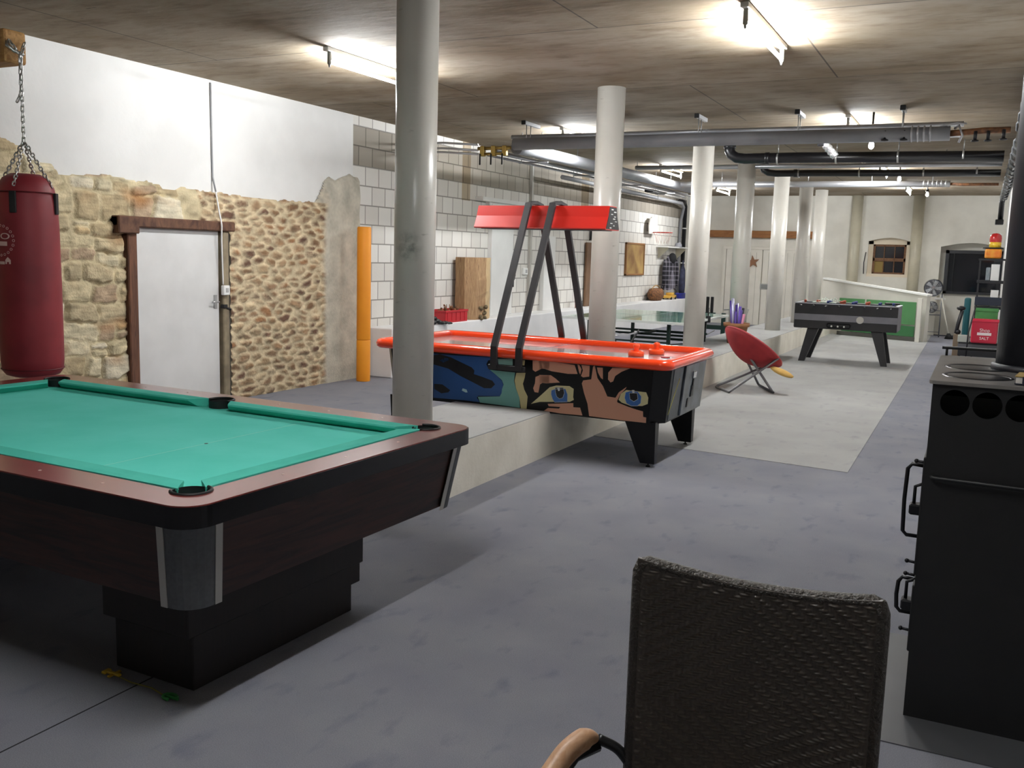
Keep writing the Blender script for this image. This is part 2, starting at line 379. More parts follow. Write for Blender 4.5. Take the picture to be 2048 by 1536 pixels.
# low white ledge in front of the blockwork
b = MB(); b.box(XL, XL + .42, 10.22, YF, 0, .645, bev=.01); struct(b.build('ledge', mat('white_painted_ledge', '#e6e5e4', .6, col2='#dcdbdb', scale=2)), 'low white ledge along the foot of the blockwork')
# white pilasters and lintel on the blockwork
for y0, y1, z1 in ((13.6, 14.38, 2.46), (15.66, 16.15, 2.0)):
    b = MB(); b.box(XL, XL + .08, y0, y1, .645, z1, bev=.006); struct(b.build('trim_1', WHITE))
b = MB(); b.box(XL, XL + .14, 13.15, 14.7, 2.47, 2.53); b.box(XL, XL + .07, 13.5, 15.3, 2.40, 2.47); struct(b.build('trim_2', WHITE))
b = MB(); b.box(XL, XL + .05, 15.12, 15.18, .645, ZC); struct(b.build('trim_3', mat('grey_strip', '#aaa69e', .6)))
# the far wall with window niche, dark window bay and pilasters
def far_wall():
    b = MB(); t = .5
    wx0, wx1, wz0, wz1 = -2.56, -1.58, 1.36, 2.22      # small window hole
    bx0, bx1, bz1 = -.92, XR, 2.12                      # tall bay
    b.box(XL, wx0, YF, YF + t, 0, ZC); b.box(wx1, bx0, YF, YF + t, 0, ZC)
    b.box(wx0, wx1, YF, YF + t, 0, wz0); b.box(wx0, wx1, YF, YF + t, wz1 + .12, ZC)
    # segmental arches
    def arch(x0, x1, z, rise, ztop):
        pts = [(x0, ztop), (x0, z)] + [(x0 + (x1 - x0) * k / 12, z + rise * math.sin(PI * k / 12)) for k in range(1, 12)] + [(x1, z), (x1, ztop)]
        b.prism([(p[0], p[1]) for p in pts][::-1], 0, t, M=Matrix(((1, 0, 0, 0), (0, 0, 1, YF), (0, 1, 0, 0), (0, 0, 0, 1))))
    arch(wx0, wx1, wz1, .09, wz1 + .12)
    arch(bx0, bx1, bz1, .1, bz1 + .14)
    b.box(bx0, bx1, YF, YF + t, bz1 + .14, ZC)
    b.box(bx0, bx1, YF + .3, YF + t, 0, 1.02); b.box(bx0, bx1, YF + .3, YF + t, 1.99, bz1 + .15); b.box(bx0, -.80, YF + .3, YF + t, 1.0, 2.0); b.box(wx0, wx1, YF + .3, YF + t, wz1 - .02, wz1 + .13)
    struct(b.build('wall_far', WHITE2))
    b = MB(); b.box(XL, XR, YF + t, YF + t + .1, 0, ZC); struct(b.build('wall_far_outer', mat('night_outside', '#15161c', .9)))
far_wall()
# half-round beige pilasters on the far wall
for x in (-2.88, -1.48):
    b = MB(); b.cone((x, YF - .02, 0), (x, YF - .02, ZC), .13, seg=24)
    struct(b.build('pilaster', mm('beige_pilaster', '#c3bda8', .35, col2='#b5af9b', scale=3)))

# ------------------------------------------------------------------ columns
def column_mat(stain):
    m, nt, b = base('painted_column' + ('_stained' if stain else '')); b.inputs['Roughness'].default_value = .3
    b.inputs['Specular IOR Level'].default_value = .5
    tc = N(nt, 'ShaderNodeTexCoord')
    def nz(s, st, lo, hi, d=4):
        mp = N(nt, 'ShaderNodeMapping'); mp.inputs['Scale'].default_value = st; lk(nt, tc.outputs['Object'], mp.inputs['Vector'])
        n = N(nt, 'ShaderNodeTexNoise'); n.inputs['Scale'].default_value = s; n.inputs['Detail'].default_value = d; lk(nt, mp.outputs[0], n.inputs['Vector'])
        r = N(nt, 'ShaderNodeMapRange'); r.inputs['From Min'].default_value = lo; r.inputs['From Max'].default_value = hi; lk(nt, n.outputs['Fac'], r.inputs['Value']); return r.outputs[0], n
    a, _ = nz(2.5, (1, 1, .5), .35, .65)
    mx = N(nt, 'ShaderNodeMix', data_type='RGBA'); mx.inputs[6].default_value = (*hexc('#d2cec6'), 1); mx.inputs[7].default_value = (*hexc('#c4c0b7'), 1); lk(nt, a, mx.inputs[0])
    a, _ = nz(9, (1, 1, 3), .66, .9, 6)
    mx2 = N(nt, 'ShaderNodeMix', data_type='RGBA'); mx2.inputs[7].default_value = (*hexc('#7d766c'), 1); lk(nt, a, mx2.inputs[0]); lk(nt, mx.outputs[2], mx2.inputs[6])
    out = mx2.outputs[2]
    if stain:   # scuff with a trickle below it
        sp = N(nt, 'ShaderNodeSeparateXYZ'); lk(nt, tc.outputs['Object'], sp.inputs[0])
        gr = N(nt, 'ShaderNodeTexGradient', gradient_type='SPHERICAL')
        mp = N(nt, 'ShaderNodeMapping'); mp.inputs['Location'].default_value = (-.03 * 9, .135 * 9, -1.68 * 8); mp.inputs['Scale'].default_value = (9, 9, 8)
        lk(nt, tc.outputs['Object'], mp.inputs['Vector']); lk(nt, mp.outputs[0], gr.inputs['Vector'])
        n5, _n = nz(22, (1, 1, 1), .35, .7, 6)
        mu = N(nt, 'ShaderNodeMath', operation='MULTIPLY'); lk(nt, gr.outputs['Fac'], mu.inputs[0]); lk(nt, n5, mu.inputs[1])
        mx3 = N(nt, 'ShaderNodeMix', data_type='RGBA'); mx3.inputs[7].default_value = (*hexc('#4a4640'), 1); lk(nt, mu.outputs[0], mx3.inputs[0]); lk(nt, out, mx3.inputs[6]); out = mx3.outputs[2]
    lk(nt, out, b.inputs['Base Color'])
    bp = N(nt, 'ShaderNodeBump'); bp.inputs['Strength'].default_value = .12; bp.inputs['Distance'].default_value = .01
    lk(nt, _.outputs['Fac'], bp.inputs['Height']); lk(nt, bp.outputs[0], b.inputs['Normal'])
    return m
CM = [column_mat(True), column_mat(False)]
COLS = [5.48, 9.10, 12.63, 15.21, 18.15, 20.85, 22.95]
for i, y in enumerate(COLS):
    b = MB(); b.cone((0, 0, PZ), (0, 0, ZC), .14, seg=48)
    o = b.build('column', CM[0 if i == 0 else 1], loc=(-3.46, y, 0)); struct(o, 'round grey painted concrete column')

# ------------------------------------------------------------------ rubble stone wall, one continuous masonry face
def stone_wall():
    Y0, Y1, step = 1.2, 10.02, .0135
    top = [(1.2, 2.70), (2.4, 2.82), (3.4, 2.72), (4.2, 2.75), (4.7, 2.62), (5.05, 2.50), (5.16, 2.46), (5.3, 2.42), (5.36, 2.32), (5.6, 2.30), (5.66, 2.22), (5.85, 2.23), (6.1, 2.26), (6.3, 2.25), (6.5, 2.22), (6.62, 2.24),
           (6.78, 2.22), (6.82, 2.18), (7.0, 2.19), (7.1, 2.22), (7.3, 2.20), (7.53, 2.20), (7.8, 2.19), (8.1, 2.18), (8.5, 2.18), (8.9, 2.19), (9.16, 2.20), (9.24, 2.30), (9.33, 2.46), (9.42, 2.52), (9.55, 2.48), (9.7, 2.54), (9.85, 2.58), (10.02, 2.55)]
    ty, tz = zip(*top)
    ny = int((Y1 - Y0) / step); nz_ = int(2.8 / step)
    rnd = random.Random(5)
    # irregular courses, one layout left of the doorway (large stones) and one right of it (small)
    def layout(hs, ws, zmax, y0, y1, seed):
        r = random.Random(seed); rows = []; z = -.1
        while z < zmax:
            h = r.uniform(*hs); cells = []; y = y0 - r.uniform(0, .3)
            while y < y1:
                wd = r.uniform(*ws)
                if r.random() < .18 and h > hs[0] * 1.3:       # a stone split in two thin ones
                    f = r.uniform(.4, .6); cells.append((y, y + wd, z, z + h * f)); cells.append((y, y + wd, z + h * f, z + h))
                else: cells.append((y, y + wd, z, z + h))
                y += wd
            rows.append((z, z + h, cells)); z += h
        return rows
    LA = layout((.11, .21), (.17, .40), 3, Y0, 7.0, 11); LB = layout((.07, .155), (.10, .27), 3, 6.8, Y1, 23)
    palA = [hexc(c) for c in ('#c2b493', '#b5a687', '#c9bd9f', '#ad9c7c', '#bba47e', '#a8937a', '#cdc3ab')]
    palB = [hexc(c) for c in ('#8c6f53', '#7c6048', '#967c60', '#6e5442', '#8a6e55', '#9e876a', '#694f41', '#836a53', '#8f6a4c')]
    mortA = hexc('#bfb191'); mortB = hexc('#c6b596'); plast = hexc('#b9b3a4')
    def stone(y, z, rows, seed):
        wy = y + .05 * noise.noise(Vector((y * 4, z * 4, seed))) + .016 * noise.noise(Vector((y * 14, z * 14, seed + 3)))
        wz = z + .075 * noise.noise(Vector((y * 2.2, z * 3.0, seed + 9))) + .018 * noise.noise(Vector((y * 13, z * 13, seed + 5)))
        for ri, (a, b_, cells) in enumerate(rows):
            if a <= wz < b_:
                for ci, (c0, c1, d0, d1) in enumerate(cells):
                    if c0 <= wy < c1 and d0 <= wz < d1:
                        rs_ = random.Random(ri * 977 + ci)
                        # each stone has its own slightly skewed outline
                        k1, k2, k3, k4 = [rs_.uniform(0, .020) for _ in range(4)]
                        dx = min(wy - c0 - k1 * (1 + .0 * wz), c1 - wy - k2); dz = min(wz - d0 - k3 * ((wy - c0) / (c1 - c0)), d1 - wz - k4 * (1 - (wy - c0) / (c1 - c0)))
                        r = .03
                        if dx < 0 or dz < 0: return 0, ri * 97 + ci
                        if dx < r and dz < r: d = r - math.hypot(r - dx, r - dz)
                        else: d = min(dx, dz)
                        return max(0, d), ri * 97 + ci
        return 0, 0
    def cell(y, z):
        """round field stones: stretched Voronoi cells in wavy courses"""
        sx_, sz_ = .21, .080
        wy = y + .03 * noise.noise(Vector((y * 6, z * 6, 31))); wz = z + .045 * noise.noise(Vector((y * 2.4, z * 2, 37))) + .012 * noise.noise(Vector((y * 12, z * 12, 5)))
        j0 = math.floor(wz / sz_); best = []
        for j in (j0 - 1, j0, j0 + 1):
            off = (j * .618) % 1
            i0 = math.floor(wy / sx_ - off)
            for i in (i0 - 1, i0, i0 + 1):
                r = random.Random(i * 7349 + j * 911 + 3)
                py = (i + off + .5 + r.uniform(-.40, .40)) * sx_; pz = (j + .5 + r.uniform(-.30, .30)) * sz_
                big = r.uniform(.75, 1.35)
                best.append((math.hypot((wy - py) / 2.6, wz - pz) / big, i * 131 + j * 17, py, pz))
        best.sort(); return (best[1][0] - best[0][0]) * .62, best[0][1]
    verts = []; cols = []; idx = {}
    faces = []
    for j in range(nz_ + 1):
        for i in range(ny + 1):
            y = Y0 + i * step; z = j * step
            tp = np.interp(y, ty, tz) + .018 * noise.noise(Vector((y * 9, 0, 4)))
            if z > tp + step: continue
            if 6.39 < y < 7.69 and z < 1.80: continue
            right = y > 7.3 + .25 * noise.noise(Vector((0, z * 3, 9)))
            d, sid = cell(y, z) if right else stone(y, z, LA, 7.0)
            rs = random.Random(sid * 7 + (1 if right else 0))
            if right: d += .008 * noise.noise(Vector((y * 28, z * 34, 70))) + .005 * noise.noise(Vector((y * 70, z * 70, 71)))
            mw = (.004 + .020 * max(0, noise.noise(Vector((y * 3, z * 4, 15))) + .15)) if right else .006
            k = min(1, max(0, (d - mw * .5) / (.016 if right else .011))); k = k * k * (3 - 2 * k)
            nn = noise.noise(Vector((y * 11, z * 17, 2))) * .9 + noise.noise(Vector((y * 34, z * 50, 8))) * .5
            prot = rs.uniform(.006, .034) if not right else rs.uniform(.008, .026)
            h = .03 + k * prot + nn * (.010 if k > .5 else .006)
            if not right and d < .005: h -= .03 * max(0, noise.noise(Vector((y * 5, z * 5, 61))) + .25)       # open dark joints
            if right: h += .0
            pal = palB if right else palA
            sc_ = Vector(pal[rs.randrange(len(pal))]); mo = Vector(mortB if right else mortA)
            v = 1 + .35 * noise.noise(Vector((y * 9, z * 12, 20))) + .2 * nn + .30 * k * noise.noise(Vector((y * 6, z * 55, 90)))
            kc = k if not right else min(1, max(0, (d - mw * .35) / .026)); col = (mo * (1 - kc) + sc_ * kc) * v
            if not right:
                rust = max(0, noise.noise(Vector((y * 3, z * 5, 40))) - .15) * 1.6
                col = col * (1 - rust) + Vector(hexc('#a4764a')) * rust
            # plaster smear over the corner of the wall
            e = min(1, max(0, (y - 9.22 - .12 * noise.noise(Vector((y * 3, z * 3, 6)))) / .16)); e = e * e * (3 - 2 * e)
            if z > 2.2 and y > 9.1: e = max(e, .75)
            h = h * (1 - e) + e * (.05 + .012 * noise.noise(Vector((y * 5, z * 5, 77))))
            pc = Vector(plast) * (1 + .25 * noise.noise(Vector((y * 6, z * 6, 50))) + .12 * noise.noise(Vector((y * 25, z * 25, 50))))
            col = col * (1 - e) + pc * e
            if z > tp - .05: h *= max(.1, (tp - z) / .05 * .7 + .3)
            if z > tp: h = -.01
            idx[(i, j)] = len(verts); verts.append((XL + h, y, z)); cols.append((max(0, col.x), max(0, col.y), max(0, col.z), 1))
    for j in range(nz_):
        for i in range(ny):
            try: faces.append((idx[(i, j)], idx[(i + 1, j)], idx[(i + 1, j + 1)], idx[(i, j + 1)]))
            except KeyError: pass
    me = bpy.data.meshes.new('wall_left_stonework'); me.from_pydata(verts, [], faces)
    at = me.color_attributes.new('stone', 'FLOAT_COLOR', 'POINT'); at.data.foreach_set('color', np.array(cols, 'f').ravel())
    me.polygons.foreach_set('use_smooth', [True] * len(me.polygons))
    m, nt, b = base('rubble_masonry'); b.inputs['Roughness'].default_value = .95; b.inputs['Specular IOR Level'].default_value = .2
    a = N(nt, 'ShaderNodeAttribute', attribute_name='stone'); lk(nt, a.outputs['Color'], b.inputs['Base Color'])
    tc = N(nt, 'ShaderNodeTexCoord'); n = N(nt, 'ShaderNodeTexNoise'); n.inputs['Scale'].default_value = 50; n.inputs['Detail'].default_value = 5; lk(nt, tc.outputs['Object'], n.inputs['Vector'])
    bp = N(nt, 'ShaderNodeBump'); bp.inputs['Strength'].default_value = .7; bp.inputs['Distance'].default_value = .012; lk(nt, n.outputs['Fac'], bp.inputs['Height']); lk(nt, bp.outputs[0], b.inputs['Normal'])
    me.materials.append(m)
    o = bpy.data.objects.new('wall_left_stonework', me); C.objects.link(o); struct(o, 'rubble stone lower part of the long wall')
stone_wall()

# ------------------------------------------------------------------ fluorescent lamps
TUBE = emis('fluorescent_tube', (.955, .98, 1.0), LAMP_POWER)
LAMPW = mm('white_enamel', '#d8d8d4', .4)
LGREY = mm('lamp_socket', '#8d8d88', .5)
def lamp(first=None):
    t = thing('fluorescent_lamp', '', 'lamp', (0, 0, ZC), group='bare fluorescent tubes under the ceiling')
    b = MB(); b.box(-.028, .028, -.68, .68, -.035, 0, bev=.003); b.build('batten', LAMPW, t)
    b = MB(); b.cone((0, -.61, -.115), (0, .61, -.115), .014, seg=12); b.build('tube', TUBE, t)
    for s in (-1, 1):
        b = MB(); b.box(-.016, .016, s * .625 - .012, s * .625 + .012, -.135, -.03, bev=.004); b.cone((0, s * .625, -.13), (0, s * .625, -.16), .012, .006, seg=8); b.build('lamp_holder', LGREY, t)
    return t
L0 = lamp()
LL = [(-5.05, 7.25, 'bare fluorescent tube lamp nearest the white upper wall above the punching bag side'),
      (-1.53, 7.05, 'bare fluorescent tube lamp over the air hockey table, nearest the camera'),
      (-5.1, 12.3, 'bare fluorescent tube lamp beside the lengthwise insulated pipe, first behind the cross pipe'),
      (-1.5, 12.1, 'bare fluorescent tube lamp just behind the grey cross pipe over the aisle'),
      (-5.3, 17.2, 'bare fluorescent tube lamp above the ping-pong corner, near the coat shelf'),
      (-1.65, 17.5, 'bare fluorescent tube lamp above the foosball table behind the black pipes'),
      (-5.5, 21.9, 'bare fluorescent tube lamp in front of the white double door'),
      (-1.55, 22.0, 'bare fluorescent tube lamp in front of the small far window')]
for i, (x, y, lab) in enumerate(LL):
    o = L0 if i == 0 else copy_tree(L0)
    o.location = (x, y, ZC); o['label'] = lab

# the nearest lamp of the aisle row, an older and weaker tube, just above the picture
o = copy_tree(L0); o.location = (-1.53, 1.95, ZC); o['label'] = 'bare fluorescent tube lamp overhead beside the pool table, out of the picture'
for ch in o.children:
    if ch.name.startswith('tube'):
        ch.data = ch.data.copy(); ch.data.materials[0] = emis('weak_fluorescent_tube', (.955, .98, 1.0), LAMP_POWER * .78)

# ------------------------------------------------------------------ pool table
from mathutils.geometry import tessellate_polygon
def plate(b, outer, holes, z0, z1, side_outer=True):
    loops = [[Vector((x, y, 0)) for x, y in outer]] + [[Vector((x, y, 0)) for x, y in h] for h in holes]
    tris = tessellate_polygon(loops); flat = [p for l in loops for p in l]
    def fn(t):
        A = [t.verts.new((p.x, p.y, z0)) for p in flat]; B = [t.verts.new((p.x, p.y, z1)) for p in flat]
        for tr in tris:
            t.faces.new([A[i] for i in tr]); t.faces.new([B[i] for i in tr][::-1])
        o = 0
        for l in loops:
            n = len(l)
            for k in range(n): t.faces.new((A[o + k], A[o + (k + 1) % n], B[o + (k + 1) % n], B[o + k]))
            o += n
        bmesh.ops.recalc_face_normals(t, faces=t.faces)
    return b._add(fn, None, smooth=False)

def wood_mat(name, c1, c2, rough, stretch, scale=3.0, coat=0.0, dist=2.0):
    m, nt, b = base(name); b.inputs['Roughness'].default_value = rough; b.inputs['Coat Weight'].default_value = coat; b.inputs['Coat Roughness'].default_value = .2
    tc = N(nt, 'ShaderNodeTexCoord'); mp = N(nt, 'ShaderNodeMapping'); mp.inputs['Scale'].default_value = stretch; lk(nt, tc.outputs['Object'], mp.inputs['Vector'])
    n = N(nt, 'ShaderNodeTexNoise'); n.inputs['Scale'].default_value = scale; n.inputs['Detail'].default_value = 7; n.inputs['Roughness'].default_value = .6; n.inputs['Distortion'].default_value = dist
    lk(nt, mp.outputs[0], n.inputs['Vector'])
    r = N(nt, 'ShaderNodeMapRange'); r.inputs['From Min'].default_value = .35; r.inputs['From Max'].default_value = .68; lk(nt, n.outputs['Fac'], r.inputs['Value'])
    mx = N(nt, 'ShaderNodeMix', data_type='RGBA'); mx.inputs[6].default_value = (*hexc(c1), 1); mx.inputs[7].default_value = (*hexc(c2), 1); lk(nt, r.outputs[0], mx.inputs[0]); lk(nt, mx.outputs[2], b.inputs['Base Color'])
    return m
def pool_table():
    t = thing('pool_table', 'large pool table with teal cloth and dark walnut sides, in front of the punching bag', 'pool table', (-3.70, 3.12, 0), -.029)
    HL, HW = 1.52, .91; IL, IW = 1.36, .745
    RAILW = wood_mat('mahogany_rail', '#8c3f3b', '#6c2c2a', .25, (.6, 6, 1), 4, coat=.6)
    WAL = wood_mat('dark_walnut', '#40231a', '#190d0a', .5, (.7, .7, 9), 2.2)
    WALV = wood_mat('dark_walnut_upright', '#1a0f0c', '#0d0807', .6, (12, 12, .8), 2.2)
    CLOTH = mm('teal_baize', '#5fd2c0', .95, col2='#69d8c8', scale=3.5, amt=1, bump=.1, bscale=400, spec=.1)
    CLOTH2 = mm('teal_cushion_cloth', '#48b5a2', .9, col2='#54c0ae', scale=5, spec=.15)
    BLK = mm('black_rubber', '#0f0f10', .6); BLKP = mm('black_edge', '#0c0b0c', .25)
    # inner outline with pocket bites
    pr_ = .068
    def bite(cx, cy, a0, a1, n=9, r=pr_): return [(cx + r * math.cos(a0 + (a1 - a0) * k / n), cy + r * math.sin(a0 + (a1 - a0) * k / n)) for k in range(n + 1)]
    c = -.012
    inner = []
    inner += bite(IL + c, -IW - c, PI + .35, 2.5 * PI - .35)           # near right corner, counter-clockwise path
    inner += bite(IL + c, IW + c, -PI / 2 + .35, PI - .35)
    inner += bite(0, IW + .005, -.1, PI + .1)
    inner += bite(-IL - c, IW + c, .35, 1.5 * PI - .35)
    inner += bite(-IL - c, -IW - c, PI / 2 + .35, 2 * PI - .35)
    inner += bite(0, -IW - .005, PI - .1, 2 * PI + .1)
    b = MB(); plate(b, rrect(-HL, HL, -HW, HW, .10, 8), [inner], .775, .812); b.build('rail', RAILW, t)
    b = MB()
    plate(b, rrect(-HL - .006, HL + .006, -HW - .006, HW + .006, .105, 8), [rrect(-HL + .03, HL - .03, -HW + .03, HW - .03, .08, 8)], .735, .808)
    b.build('rail_edge', BLKP, t)
    b = MB(); plate(b, rrect(-IL - .1, IL + .1, -IW - .1, IW + .1, .02, 2), [bite(sx * (IL + c), sy * (IW + c), 0, 2 * PI - .5, 10, .035) for sx in (-1, 1) for sy in (-1, 1)] + [bite(0, s * (IW + .02), 0, 2 * PI - .5, 10, .05) for s in (-1, 1)], .735, .772)
    b.build('bed_cloth', CLOTH, t)
    # six cushions, each a wedge profile along its side
    def cushion(x0, y0, x1, y1, nx, ny):
        # nose points along (nx,ny)
        d = Vector((x1 - x0, y1 - y0, 0)); L = d.length; d.normalize(); n = Vector((nx, ny, 0))
        prof = [(0, .773), (.055, .774), (.095, .806), (.092, .814), (.03, .8165), (0, .8145)]
        def fn(tt):
            R = []
            for k, (s, tr) in enumerate(((0, 0), (1, 0))):
                row = []
                for (q, z) in prof:
                    along = (q * .75) if k == 0 else L - q * .75
                    row.append(tt.verts.new(Vector((x0, y0, 0)) + d * along + n * q + Vector((0, 0, z))))
                R.append(row)
            m = len(prof)
            for i in range(m): tt.faces.new((R[0][i], R[0][(i + 1) % m], R[1][(i + 1) % m], R[1][i]))
            tt.faces.new(R[0][::-1]); tt.faces.new(R[1]); bmesh.ops.recalc_face_normals(tt, faces=tt.faces)
        b = MB(); b._add(fn, None, smooth=False); b.build('cushion', CLOTH2, t)
    g = .065
    cushion(-IL + g, IW, -g - .01, IW, 0, -1); cushion(g + .01, IW, IL - g, IW, 0, -1)
    cushion(-IL + g, -IW, -g - .01, -IW, 0, 1); cushion(g + .01, -IW, IL - g, -IW, 0, 1)
    cushion(IL, -IW + g, IL, IW - g, -1, 0); cushion(-IL, -IW + g, -IL, IW - g, -1 * -1, 0)
    # pockets: open leather-like cups with a raised horseshoe rim
    for px, py in ((IL + c, -IW - c), (IL + c, IW + c), (0, IW + .005), (-IL - c, IW + c), (-IL - c, -IW - c), (0, -IW - .005)):
        b = MB()
        b.lathe([(.066, .812), (.064, .70), (.05, .64), (0, .63), (0, .635), (.045, .645), (.058, .70), (.060, .806)], 24)
        ang = math.atan2(py, px) if px else (PI / 2 if py > 0 else -PI / 2)
        b.tube([(math.cos(ang + a) * .068, math.sin(ang + a) * .068, .813) for a in [-1.9 + 3.8 * k / 16 for k in range(17)]], .0065, 8)
        b.build('pocket', BLK, t, loc=(px, py, 0))
    # apron, tapering inwards
    def apron():
        b = MB()
        def fn(tt):
            A = [tt.verts.new((x, y, .74)) for x, y in rrect(-HL + .025, HL - .025, -HW + .025, HW - .025, .09, 6)]
            B = [tt.verts.new((x, y, .44)) for x, y in rrect(-HL + .075, HL - .075, -HW + .07, HW - .07, .08, 6)]
            n = len(A)
            for k in range(n):
                f = tt.faces.new((A[k], B[k], B[(k + 1) % n], A[(k + 1) % n]))
            tt.faces.new(A[::-1]); tt.faces.new(B); bmesh.ops.recalc_face_normals(tt, faces=tt.faces)
        b._add(fn, None, smooth=False); b.build('apron', WAL, t)
    apron()
    # rounded corner guards with bright metal edging
    ALU = mm('brushed_aluminium', '#b9b6ae', .35, metal=.6); GRD = mm('grey_corner_laminate', '#57595c', .6, col2='#4e5052', scale=60)
    for sx in (-1, 1):
        for sy in (-1, 1):
            def strip(a0, a1, off, bb):
                def fn(tt):
                    n = 8; rows = []
                    for ztop, inset, rr in ((.738, .022, .095), (.425, .072, .085)):
                        row = []
                        for k in range(n + 1):
                            a = a0 + (a1 - a0) * k / n
                            cx = HL - inset - rr; cy = HW - inset - rr
                            # a runs across the corner: beyond 0..90 degrees it continues along the straight sides
                            if a < 0: p = (cx + rr + off, cy + a * .09)
                            elif a > PI / 2: p = (cx - (a - PI / 2) * .09, cy + rr + off)
                            else: p = (cx + (rr + off) * math.cos(a), cy + (rr + off) * math.sin(a))
                            row.append(tt.verts.new((p[0] * sx, p[1] * sy, ztop)))
                        rows.append(row)
                    for k in range(n): tt.faces.new((rows[0][k], rows[0][k + 1], rows[1][k + 1], rows[1][k]))
                    bmesh.ops.recalc_face_normals(tt, faces=tt.faces)
                    bmesh.ops.solidify(tt, geom=tt.faces[:], thickness=.003)
                bb._add(fn, None, smooth=False)
            bb = MB(); strip(-.25, PI / 2 + .25, .004, bb); g_ = bb.build('corner_guard', GRD, t)
            bb = MB(); strip(-.55, -.2, .007, bb); strip(PI / 2 + .2, PI / 2 + .55, .007, bb); e_ = bb.build('metal_edging', ALU, g_); e_['label'] = 'bright metal edging'
    # diamond sights on the rails
    SG = mm('pearl_sight', '#d8c3b6', .3)
    for px, py in [(-IL + 2 * IL * k / 8, s * (IW + .085)) for k in (1, 2, 3, 5, 6, 7) for s in (-1, 1)] + [(s * (IL + .08), -IW + 2 * IW * k / 4) for k in (1, 2, 3) for s in (-1, 1)]:
        b = MB(); b.cone((px, py, .8118), (px, py, .8130), .006, seg=10); b.build('sight', SG, t)
    # two plinth legs
    for s in (-1, 1):
        b = MB()
        x0, x1 = (.80, 1.22) if s > 0 else (-1.22, -.80)
        b.box(x0, x1, -.62, .33, 0, .22, bev=.004); 
        b.box(x0 - .02, x1 + .02, -.66, .39, .22, .45, bev=.004)
        b.box(x0 + .02, x1 - .02, .33, .42, .11, .45, bev=.004)
        b.build('plinth', WALV, t)
    # foot spot and chalk marks on the cloth
    b = MB(); b.cone((.66, .0, .7722), (.66, .0, .7728), .009, seg=12); b.build('foot_spot', BLK, t)
    b = MB(); b.box(.655, .662, -.68, .60, .7721, .7724); b.build('head_string', mm('faint_chalk', '#84dccb', .9), t)
    return t
POOL = pool_table()
# toy darts by the plinth
t = thing('toy_clip', 'small yellow plastic clip on the carpet at the foot of the pool table', 'toy', (-2.86, 2.415, 0))
YP = mm('yellow_plastic', '#c9a32a', .5); GP = mm('green_plastic', '#2e7d3c', .5)
b = MB(); b.box(-.035, .035, -.008, .008, .002, .012, bev=.003); b.box(-.005, .008, -.03, .03, .001, .010, bev=.003); b.box(-.05, -.03, -.018, .018, .001, .012, bev=.003); b.build('body', YP, t)
t2 = thing('toy_clip', 'small green plastic clip on the carpet beside the pool table plinth', 'toy', (-2.53, 2.38, 0))
b = MB(); b.tube([(.03 * math.cos(a), .02 * math.sin(a), .008) for a in [k * PI / 5 for k in range(9)]], .006, 6); b.box(-.02, .04, -.004, .006, .002, .012, bev=.002); b.build('body', GP, t2)
b = MB(); b.tube([(-2.83, 2.412, .003), (-2.75, 2.40, .003), (-2.65, 2.405, .003), (-2.57, 2.385, .003)], .0025, 6); tag(b.build('string', mm('olive_string', '#8a8340', .8)), 'thin olive string running between the two plastic clips', 'string')

